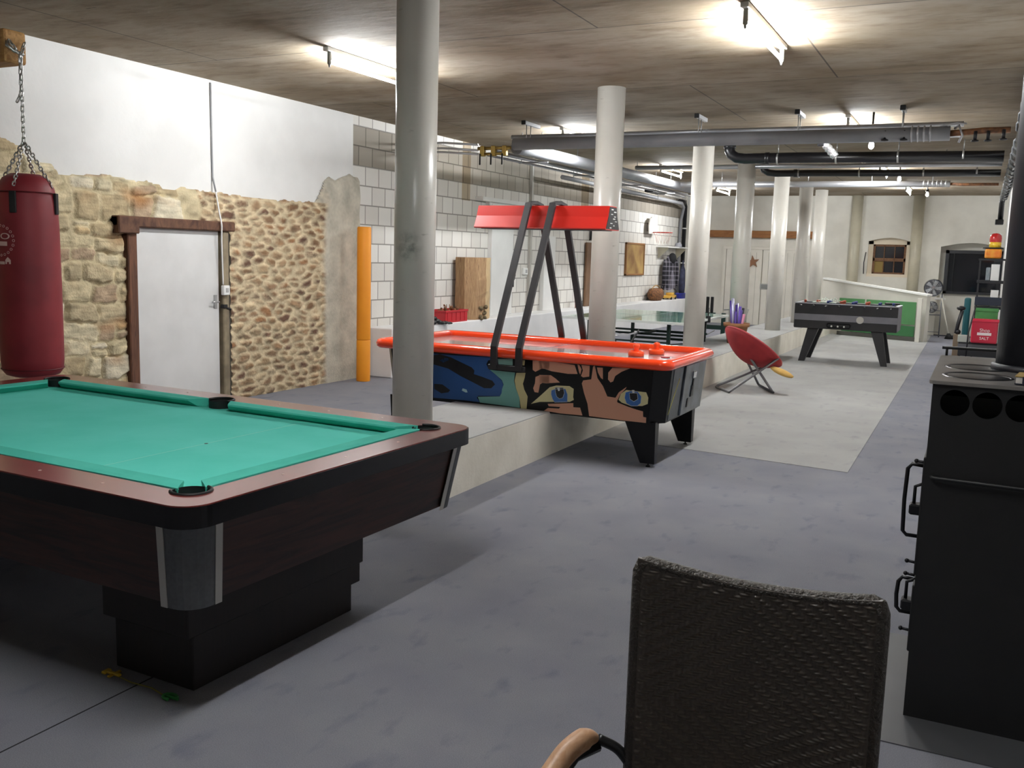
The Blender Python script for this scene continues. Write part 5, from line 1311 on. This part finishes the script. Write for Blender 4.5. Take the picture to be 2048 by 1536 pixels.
for x in (-.30, -.14, .02):
    b = MB(); b.box(x - .010, x + .010, -.045, -.03, -.21, -.07, bev=.003); b.build('lever', mm('black_rubber', '#0f0f10', .6), t)
b = MB()
for z in (-.02, -.07, .05): b.tube([(-.35, 0, z), (-.9, .02, z + .04), (-1.55, .05, z + .04)], .014, 8)
b.build('feed_pipe', HG, t)
# lengthwise lagged pipe with thin lines
t = thing('lagged_pipe', 'thick lagged pipe running lengthwise under the ceiling along the blockwork side', 'pipe', (-5.55, 0, 0))
b = MB(); b.tube([(0, 11.22, 3.02), (0, 11.35, 3.03), (0, 19.9, 3.10), (.05, 20.1, 3.08)], .085, 20); b.build('pipe_body', INS, t)
for dx, dz in ((-.16, -.07), (-.23, -.03), (-.30, -.09)):
    b = MB(); b.tube([(dx, 11.0, 3.0 + dz), (dx, 20.0, 3.06 + dz)], .016, 8); b.build('thin_pipe', mm('dull_steel', '#8c8d90', .45, metal=.5), t)
for y in (12, 14, 16, 18):
    b = MB(); b.box(-.34, .10, y - .012, y + .012, 2.90, 2.92); b.cone((.0, y, 3.1), (.0, y, ZC), .006, seg=6); b.cone((-.3, y, 2.91), (-.3, y, ZC), .006, seg=6); b.build('pipe_clamp', mm('dull_steel', '#8c8d90', .45, metal=.5), t)
t = thing('cable_tray', 'grey cable tray and duct along the top of the blockwork beyond the second column', 'cable tray', (-6.75, 0, 0))
b = MB(); b.tube([(0, 15.5, 3.02), (-.15, 23.4, 3.04), (-.30, 24.1, 2.98), (-.40, 24.22, 2.6), (-.40, 24.22, .66)], .04, 14); b.build('duct', mm('duct_grey', '#86878a', .5), t)
for y in (16, 18.5, 21, 23.5):
    b = MB(); b.cone((0, y, 3.0), (0, y, ZC), .008, seg=6); b.build('hanger_rod', HG, t)
b = MB(); b.box(-.10, .10, 20.3, 21.2, 3.10, 3.16, bev=.01); b.build('junction_block', mm('black_valve', '#1b1b1f', .5), t)
t = thing('soil_pipe', 'black vertical soil pipe with white clips in the far corner above the blue tub', 'pipe', (-7.10, 24.43, 0))
b = MB(); b.tube([(.02, -.6, 3.12), (.01, -.15, 3.12), (0, 0, 3.02), (0, 0, .646)], .055, 16); b.build('pipe_body', BLP, t)
for z in (2.45, 1.55):
    b = MB(); b.lathe([(.056, -.015), (.062, -.012), (.062, .012), (.056, .015)], 18, M=T(0, 0, z)); b.build('clip', mm('white_plastic', '#e4e3e0', .4), t)
# black cross pipes
def black_pipe(y, z, r, x1, hx, lab):
    t = thing('black_cross_pipe', lab, 'pipe', (0, y, 0))
    b = MB(); b.tube([(-3.45, 0, ZC), (-3.45, 0, z + .12), (-3.42, 0, z + .06), (-3.34, 0, z + .015), (-3.22, 0, z), (-2.5, 0, z), (x1, 0, z - .03)], r, 18); b.build('pipe_body', BLP, t)
    b = MB(); b.lathe([(r, -.02), (r + .012, -.018), (r + .012, .018), (r, .02)], 20, M=T(-3.45, 0, ZC - .03)); b.lathe([(r, -.03), (r + .010, -.028), (r + .010, .028), (r, .03)], 20, M=T(-2.9, 0, z) @ roty(PI / 2)); b.build('collar', BLP, t)
    for x in hx:
        b = MB(); b.cone((x, -.0, z + r), (x, 0, ZC), .007, seg=6); b.lathe([(r + .001, -.012), (r + .008, -.012), (r + .008, .012), (r + .001, .012)], 18, M=T(x, 0, z - .01) @ roty(PI / 2)); b.build('hanger', HG, t)
black_pipe(14.0, 3.12, .075, .13, (-2.75, -1.95, -1.15, -.35), 'thick black drain pipe crossing the aisle, the nearer of the two')
black_pipe(16.3, 3.11, .055, .13, (-2.85, -1.9, -.95, -.2), 'black drain pipe crossing the aisle, the farther and lower of the two')
t = thing('zinc_cross_pipe', 'bright zinc pipe crossing the room behind the black drain pipes', 'pipe', (0, 18.2, 0))
b = MB(); b.cone((-5.4, 0, 3.09), (-.62, 0, 3.07), .055, seg=18); b.build('pipe_body', STL, t)
b = MB(); b.tube([(-.62, 0, 3.07), (-.4, 0, 3.06), (.13, 0, 3.06)], .025, 10); b.build('rusty_end', COP, t)
for x in (-4.6, -3.0, -1.9, -.9):
    b = MB(); b.cone((x, 0, 3.1), (x, 0, ZC), .007, seg=6); b.build('hanger_rod', HG, t)
b = MB()
for k in range(6): b.lathe([(.056, 0), (.066, .014), (.056, .028)], 16, M=T(-1.05 + .07 * k, 0, 3.075) @ roty(PI / 2))
b.build('foil_collar', HG, t)
t = thing('zinc_cross_pipe', 'thin zinc pipe crossing between the two black drain pipes', 'pipe', (0, 15.2, 0))
b = MB(); b.cone((-5.3, 0, 3.13), (.13, 0, 3.11), .035, seg=14); b.build('pipe_body', STL, t)
for x in (-4.2, -2.2, -.6):
    b = MB(); b.cone((x, 0, 3.13), (x, 0, ZC), .007, seg=6); b.build('hanger_rod', HG, t)
# foil duct stub with black holder
t = thing('foil_duct', 'short crumpled foil duct on a black holder just behind the grey cross pipe', 'duct', (-1.98, 12.9, 3.2))
b = MB(); b.box(-.06, .03, -.05, .05, -.06, .12, bev=.01); b.build('holder', BLP, t)
b = MB(); b.tube([(.02 + .15 * k / 14, 0, -.02 - .17 * k / 14) for k in range(15)], lambda s: .05 + .006 * math.sin(s * 60), 16); b.build('duct_body', mat('foil', '#d2d4d8', .25, metal=.9, bump=1.0, bscale=45), t)
# spot lamps over the aisle
for i, (x, y, z, lab) in enumerate(((-1.22, 11.35, 2.96, 'bright bare bulb spot beneath the grey cross pipe'), (-1.35, 17.0, 3.06, 'bright bare bulb spot under the farther black pipe'), (-1.12, 21.0, 3.08, 'bare bulb spot near the far wall ceiling'))):
    t = thing('spot_lamp', lab, 'lamp', (x, y, z), group='small bulb spots over the aisle')
    b = MB(); b.cone((0, 0, .06), (0, 0, ZC - z), .012, seg=8); b.lathe([(.035, .05), (.03, .10), (0, .11)], 16); b.build('socket', BLP, t)
    b = MB(); b.lathe([(0, -.04), (.020, -.032), (.030, -.01), (.026, .015), (.015, .05), (0, .055)], 20); b.build('bulb', emis('bulb_glow', (1, .97, .92), 60 if i == 0 else 25), t)
# black lagged lines along the flue side, wrapped with bands
t = thing('wrapped_pipes', 'bundle of black wrapped pipes running away under the ceiling beside the flue', 'pipes', (.27, 0, 0))
b = MB(); b.tube([(.0, 9.2, 3.16), (-.01, 11, 3.08), (-.02, 14, 3.02), (-.03, 18, 3.0), (-.03, 21.0, 2.99)], .05, 14); b.build('black_pipe', BLP, t)
b = MB(); b.tube([(.07, 8.6, 3.2), (.06, 12, 3.12), (.05, 21.0, 3.08)], .035, 12); b.build('black_pipe', BLP, t)
b = MB(); n = 130; b.tube([(-.015 + .062 * math.cos(k * .9), 9.2 + 11.7 * k / (n - 1), 3.06 + (.1 - .16 * k / n if k < 30 else -.02 - .05 * k / n) + .062 * math.sin(k * .9)) for k in range(n)], .012, 5); b.build('wrapping_band', mat('band_grey', '#77797c', .5), t)
b = MB(); b.tube([(-.03, 21.0, 2.99), (-.03, 21.1, 2.92), (-.03, 21.12, 2.6)], .05, 12); b.box(-.12, .03, 21.0, 21.2, 2.5, 2.6, bev=.01); b.build('down_bend', BLP, t)
for y in (11, 15, 19):
    b = MB(); b.cone((-.02, y, 3.1), (-.02, y, ZC), .008, seg=6); b.box(-.07, .12, y - .015, y + .015, 3.10, 3.13); b.build('hanger', HG, t)

# ------------------------------------------------------------------ shelf rack with odds and ends on the right
RK = mat('rack_black', '#15151a', .5)
RX, RY = .09, 19.6
t = thing('metal_rack', 'narrow black shelf rack against the wall beyond the stove flue', 'rack', (RX, RY, 0))
for x in (-.13, .30):
    for y in (-.25, .35):
        b = MB(); b.box(x - .015, x + .015, y - .015, y + .015, 0, 1.82); b.build('upright', RK, t)
for z in (.95, 1.42, 1.82):
    b = MB(); b.box(-.16, .32, -.28, .38, z - .05 if z < 1.8 else z - .03, z, bev=.004); b.build('shelf_board', RK, t)
b = MB(); b.box(-.16, .32, -.285, -.27, .97, 1.12, bev=.004); b.build('fascia', mat('navy_fascia', '#1a2233', .5), t)
t = thing('warning_beacon', 'red and amber warning beacon on top of the black shelf rack', 'beacon', (RX + .09, RY - .02, 1.822))
b = MB(); b.box(-.16, .12, -.12, .12, .0, .18, bev=.03, seg=2); b.build('amber_base', mat('amber', '#f0a63c', .35, col2='#e87a28', scale=9), t)
b = MB(); b.box(-.20, .14, -.13, .13, .18, .20, bev=.006); b.build('black_trim', RK, t)
b = MB(); b.cone((0, 0, .20), (0, 0, .30), .10, seg=20); b.build('yellow_collar', mat('yellow_lens', '#f2c63a', .3), t)
b = MB(); b.lathe([(.10, .30), (.105, .36), (.095, .42), (.06, .455), (0, .465)], 24); b.build('red_dome', mat('red_lens', '#c22a2a', .2, coat=.6), t)
t = thing('paper_stack', 'upright white and grey papers on the middle board of the black rack', 'papers', (RX + .10, RY, 1.421))
b = MB(); b.box(-.12, -.05, -.2, .15, 0, .24, bev=.01); b.build('grey_folder', mat('grey_folder', '#8f979c', .7, col2='#6f7a80', scale=12), t)
b = MB(); b.box(-.04, .10, -.2, .15, 0, .30, bev=.005); b.build('white_folder', mm('white_plastic', '#e4e3e0', .4), t)
t = thing('white_boxes', 'pale boxes standing on the lowest board of the black rack', 'boxes', (RX + .10, RY, .951))
b = MB(); b.box(-.16, -.02, -.2, .12, 0, .12, bev=.004); b.build('cream_box', mat('cream_box', '#cfc9b6', .7), t)
b = MB(); b.box(-.01, .12, -.2, .12, 0, .30, bev=.004); b.build('white_box', mm('white_plastic', '#e4e3e0', .4), t)
t = thing('equipment_cart', 'low dark cart with grey top holding the green crate and red bin', 'cart', (RX, RY - .1, 0))
b = MB(); b.box(-.36, .30, -.55, -.30, .05, .20, bev=.006); b.build('dark_base', mat('cart_dark', '#1d1e22', .5), t)
b = MB(); b.box(-.37, .31, -.56, -.29, .20, .27, bev=.004); b.build('grey_band', mat('cart_grey', '#5b5c60', .5), t)
b = MB(); b.box(-.36, .31, -.55, -.30, .27, .30, bev=.004); b.build('dark_strip', mat('cart_dark2', '#17181b', .5), t)
b = MB(); b.box(-.38, -.19, -.55, -.30, .30, .42, bev=.006); b.build('white_top', mat('cart_white', '#a9aea6', .6), t)
for x in (-.33, .27):
    for y in (-.52, -.33):
        b = MB(); b.cone((x - .015, y, .027), (x + .015, y, .027), .027, seg=12); b.build('castor', mm('black_rubber', '#0f0f10', .6), t)
t = thing('green_crate', 'green plastic crate standing behind the red bin', 'crate', (RX + .02, RY - .42, .302))
b = MB(); b.box(-.15, .22, .01, .10, 0, .60, bev=.008); b.box(-.16, .23, .0, .11, .56, .62, bev=.006); b.build('crate_body', mat('crate_green', '#4b8f4e', .5, col2='#3f7d44', scale=4), t)
t = thing('red_bin', 'glossy red plastic bin with white lettering hanging in front of the green crate', 'bin', (RX + .02, RY - .52, .302))
b = MB(); b.box(-.19, .24, -.22, -.02, .0, .42, bev=.03, seg=3); b.build('bin_body', mat('bin_red', '#b8203a', .25, coat=.5), t)
b = MB(); b.box(-.20, .25, -.23, -.01, .38, .44, bev=.015, seg=2); b.build('bin_lid', mat('bin_red_lid', '#c62c44', .25, coat=.5), t)
WPR = mat('bin_print', '#e3d5d5', .5)
for txt, z, s_ in (('Shop', .235, .085), ('SALT', .09, .07)):
    me = text_mesh(txt, s_, .001); me.transform(rotx(PI / 2) @ Matrix.Identity(4)); me.materials.clear(); me.materials.append(WPR)
    o = bpy.data.objects.new('lettering', me); C.objects.link(o); o.parent = t; o.location = (.03, -.222, z)
b = MB(); b.box(-.09, .14, -.223, -.22, .145, .195, bev=.001); b.build('white_bar', WPR, t)
t = thing('teal_box', 'small teal box standing behind the green crate', 'box', (RX - .29, RY + .3, 0))
b = MB(); b.box(-.045, .07, -.1, .1, .0, 1.08, bev=.03, seg=2); b.build('teal_body', mat('teal_plastic', '#1f6068', .5), t)
b = MB(); b.tube([(-.13, RY - .86, .012), (-.12, RY - .85, .5), (-.04, RY - .80, .98)], .013, 8); tag(b.build('pole', RK), 'thin black pole leaning in front of the red bin', 'pole')
t = thing('vacuum_wand', 'black machine arm standing left of the green crate', 'machine arm', (-.33, RY - .35, 0))
b = MB(); b.tube([(.0, 0, .43), (.02, 0, .60), (.07, 0, .86)], .035, 10); b.build('arm', RK, t)
b = MB(); b.sphere((.05, 0, .90), .06, 12, 8, (1.3, 1, .7)); b.sphere((.03, 0, .46), .05, 12, 8); b.build('joint', RK, t)
b = MB(); b.box(-.04, .10, -.05, .08, 0, .42, bev=.01); b.build('stand', mat('stand_brown', '#7a6a58', .7), t)

# ------------------------------------------------------------------ stove with flue
def stove():
    X0, X1, Y0, Y1, H = -.120, 1.02, 3.60, 4.66, 1.25
    BKI = mat('black_stove_steel', '#0b0b0c', .55, col2='#101012', scale=3, bump=.05, bscale=80)
    TOP = mat('stove_top_steel', '#8a8886', .35, col2='#75706c', scale=4, metal=.3)
    t = thing('stove', 'large black steel stove with round holes and looped door handles', 'stove', (0, 0, .004))
    b = MB()
    # front plate with three real round openings
    def hole(cx, cz, r=.047, n=24): return [(cx + r * math.cos(2 * PI * k / n), cz + r * math.sin(2 * PI * k / n)) for k in range(n)]
    holes = [(X0 + .075 + .102 * k + .0, 1.175) for k in range(10)]
    tb = MB(); plate(tb, [(X0, 0), (X1, 0), (X1, H - .012), (X0, H - .012)], [hole(*h) for h in holes], 0, .012)
    me = bpy.data.meshes.new('x'); tb.bm.to_mesh(me); tb.bm.free(); me.transform(Matrix(((1, 0, 0, 0), (0, 0, -1, Y0 + .012), (0, 1, 0, 0), (0, 0, 0, 1))))
    b.bm.from_mesh(me); bpy.data.meshes.remove(me)
    b.box(X0, X0 + .012, Y0 + .012, Y1, 0, H - .012); b.box(X1 - .012, X1, Y0 + .012, Y1, 0, H - .012); b.box(X0 + .012, X1 - .012, Y1 - .012, Y1, 0, H - .012)
    b.box(X0 + .012, X1 - .012, Y0 + .16, Y1 - .012, 0, H - .07)
    b.build('stove_body', BKI, t)
    tb = MB(); hc = [(-.005 + .22 * j, 3.80 + .0) for j in range(1)]
    plate(tb, rrect(X0 - .012, X1 + .012, Y0 - .012, Y1 + .012, .02, 3), [], H - .012, H); tb.build('top_plate', TOP, t)
    for cx, cy in ((.02, 3.83), (.02, 4.16)):
        b = MB(); b.lathe([(.108, .0), (.114, .004), (.120, .0)], 40, M=T(cx, cy, H)); b.lathe([(0, .001), (.100, .0012), (.106, .0)], 40, M=T(cx, cy, H)); r_ = b.build('cover_ring', mat('ring_steel', '#3f3f42', .3, metal=.6), t)
        b = MB(); b.cone((cx - .11, cy + .005, H), (cx - .11, cy + .005, H + .002), .012, seg=12); b.build('lift_slot', mm('black_rubber', '#0f0f10', .6), r_)
    b = MB(); b.cone((.21, 3.93, H), (.21, 3.93, H + .002), .014, seg=12); b.build('lift_slot', mm('black_rubber', '#0f0f10', .6), t)
    b = MB(); b.tube([(X0 - .01, Y1 + .0, H + .035), (X1, Y1 + .0, H + .035)], .007, 8)
    for x in (X0 + .01, X0 + .5, X1 - .02): b.cone((x, Y1, H), (x, Y1, H + .035), .006, seg=6)
    b.build('back_rail', BKI, t)
    b = MB(); b.tube([(X0 + .02, Y0 - .004, .905), (X0 + .03, Y0 - .02, .905), (X1 - .03, Y0 - .02, .895), (X1 - .02, Y0 - .004, .895)], .007, 8); b.build('towel_rod', BKI, t)
    IR = mat('iron_handle', '#2a2a2d', .35, metal=.6)
    def loop(y, z0, z1, out, nm):
        b = MB(); x = X0
        b.tube([(x, y, z1), (x - out * .8, y, z1 + .005), (x - out, y, z1 - .015), (x - out * 1.05, y, (z0 + z1) / 2), (x - out, y, z0 + .015), (x - out * .8, y, z0), (x, y, z0)], .008, 8); b.build(nm, IR, t)
    d1 = MB(); d1.box(X0 - .012, X0, 3.72, 4.40, .50, .95, bev=.004); d1.build('fire_door', BKI, t)
    d2 = MB(); d2.box(X0 - .012, X0, 3.72, 4.40, .20, .46, bev=.004); d2.build('ash_door', BKI, t)
    loop(3.98, .58, .865, .075, 'door_handle'); loop(3.90, .29, .425, .07, 'door_handle')
    for y, z, s in ((3.80, .735, .035), (3.80, .36, .035)):
        b = MB(); b.box(X0 - .05, X0, y - .03, y + .03, z - .02, z + .02, bev=.006); b.tube([(X0 - .035, y, z + .02), (X0 - .035, y, z + .085), (X0 - .005, y, z + .10)], .007, 6); b.build('latch', IR, t)
    for y, z in ((3.95, .885), (3.88, .50), (3.86, .455), (3.85, .235)):
        b = MB(); b.cone((X0, y, z), (X0 - .045, y, z + .004), .006, seg=8); b.sphere((X0 - .045, y, z + .004), .009, 8, 6); b.build('knob', IR, t)
stove()
t = thing('stove_flue', 'wide dark grey flue pipe rising from the stove to the ceiling', 'flue', (.235, 4.22, 1.254))
FL = mat('flue_grey', '#26262c', .5, col2='#2d2d34', scale=4)
b = MB(); b.cone((0, 0, 0), (0, 0, ZC - 1.254), .155, seg=40); b.build('pipe_body', FL, t)
b = MB()
b.lathe([(.155, .0), (.17, .0), (.17, .02), (.156, .024)], 40); b.build('base_collar', FL, t)
t = thing('book', 'small thick book with tan cover lying on the front edge of the stove top', 'book', (.145, 3.71, 1.256), rz=-.12)
b = MB(); b.box(-.0, .20, -.065, .065, .004, .026); b.build('pages', mat('pages', '#cfc9c2', .8), t)
b = MB(); b.box(-.003, .204, -.068, .068, .026, .031, bev=.001); b.build('cover', mat('tan_cover', '#b79a5e', .5), t)
b = MB(); b.box(.02, .206, -.069, -.064, .0, .028, bev=.001); b.box(-.003, .204, -.068, .068, 0, .004); b.build('dark_spine', mat('navy_spine', '#1b1d2b', .5), t)
b = MB(); 
for k in range(5): b.box(.04 + .03 * k, .06 + .03 * k, -.0698, -.069, .010, .018)
b.build('spine_print', WPR, t)
# hearth plate
b = MB(); b.box(-.30, 1.2, 3.36, 4.42, 0, .004); tag(b.build('hearth_plate', mat('hearth_grey', '#4d4e51', .4, col2='#464749', scale=3)), 'flat dark grey hearth plate on the carpet under the stove', 'hearth plate')

# ------------------------------------------------------------------ woven armchair in the foreground
def armchair():
    t = thing('wicker_armchair', 'dark brown woven armchair with pale wooden armrests, in the foreground beside the stove', 'armchair', (-.325, 1.70, 0))
    BK = mat('black_tube', '#121214', .4)
    W, ZT, ZB = .445, 1.075, .40
    WV = mat('dark_wicker', '#4b443e', .38, col2='#5a5149', scale=90, spec=.7)
    cw, ch = .0100, .0060
    nx, nz_ = int(W / cw) * 4, int((ZT - ZB) / ch) * 4
    def weave(u, z):
        i = int(math.floor(u / cw)); j = int(math.floor((z - ZB) / ch))
        fu = u / cw - i; fz = (z - ZB) / ch - j
        s = 1 if u < 0 else -1
        s = -s
        if z < .80: s = -s
        ph = (i * 1 + s * j * 1) % 4
        if ph < 2: return .0058 * math.sin(PI * fz) * (.6 + .4 * math.sin(PI * (fu + (0 if ph == 0 else 1)) / 2))       # horizontal strand on top
        return .0020 * math.sin(PI * fu)
    def sag(u, z): return -.022 * (1 - (2 * u / W) ** 2)
    def topz(u): return ZT - .026 * (1 - (2 * u / W) ** 2)
    verts = []; faces = []
    for jz in range(nz_ + 1):
        for ix in range(nx + 1):
            u = -W / 2 + W * ix / nx; k = jz / nz_; z = ZB + (topz(u) - ZB) * k
            h = weave(u, z); e = min(u + W / 2, W / 2 - u, topz(u) - z)
            if e < .011: h = .0015
            verts.append((u, -(h + .011) - sag(u, z) * -1 * -1, z))
    for jz in range(nz_):
        for ix in range(nx):
            a = jz * (nx + 1) + ix; faces.append((a, a + 1, a + nx + 2, a + nx + 1))
    me = bpy.data.meshes.new('backrest'); me.from_pydata(verts, [], faces); me.polygons.foreach_set('use_smooth', [True] * len(me.polygons)); me.materials.append(WV)
    o = bpy.data.objects.new('backrest', me); C.objects.link(o); o.parent = t
    md = o.modifiers.new('thick', 'SOLIDIFY'); md.thickness = .010; md.offset = -1; md.use_even_offset = False
    pts = [(-W / 2, .0, .42), (-W / 2, 0, ZT - .05), (-W / 2 + .001, 0, ZT - .028), (-W / 2 + .006, 0, ZT - .013)] + [(-W / 2 + W * k / 10, .022 * (1 - (2 * (-W / 2 + W * k / 10) / W) ** 2) * 1 + .0, topz(-W / 2 + W * k / 10) - .006) for k in [.4, 1, 2, 3, 4, 5, 6, 7, 8, 9, 9.6]] + [(W / 2 - .006, 0, ZT - .013), (W / 2 - .001, 0, ZT - .028), (W / 2, 0, ZT - .05), (W / 2, 0, .42)]
    b = MB(); b.tube(pts, .0135, 10); b.build('wrapped_edge', mat('dark_wicker_wrap', '#4a4540', .45, bump=1.0, bscale=120), t)
    b = MB(); b.box(-.24, .24, -.50, -.02, .40, .44, bev=.015, seg=2); b.build('seat', WV, t)
    WD = wood_mat('pale_arm_wood', '#c9a180', '#b3855f', .45, (14, 3, 14), 3)
    for s in (-1, 1):
        b = MB(); b.tube(smooth([(s * .225, .0, .645), (s * .25, -.005, .672), (s * .285, -.02, .69)]), .011, 8); b.tube([(s * .285, -.02, .675), (s * .315, -.07, .668), (s * .335, -.16, .62), (s * .34, -.40, .60), (s * .34, -.43, .55), (s * .33, -.42, 0.012)], .012, 8); b.build('arm_tube', BK, t)
        b = MB(); b.tube(smooth([(s * .287, -.022, .692), (s * .305, -.045, .696), (s * .325, -.09, .682), (s * .337, -.15, .655), (s * .342, -.24, .638), (s * .343, -.38, .632), (s * .343, -.45, .626)]), lambda q: .008 + .014 * min(1, q * 6) * (1 if q < .9 else .7), 14); b.build('armrest', WD, t)
        b = MB(); b.tube([(s * .225, .0, .66), (s * .23, .02, .40), (s * .24, .07, .012)], .012, 8); b.build('leg', BK, t)
        b = MB(); b.tube([(s * .33, -.42, .38), (s * .235, -.02, .38)], .011, 8); b.build('side_rail', BK, t)
armchair()
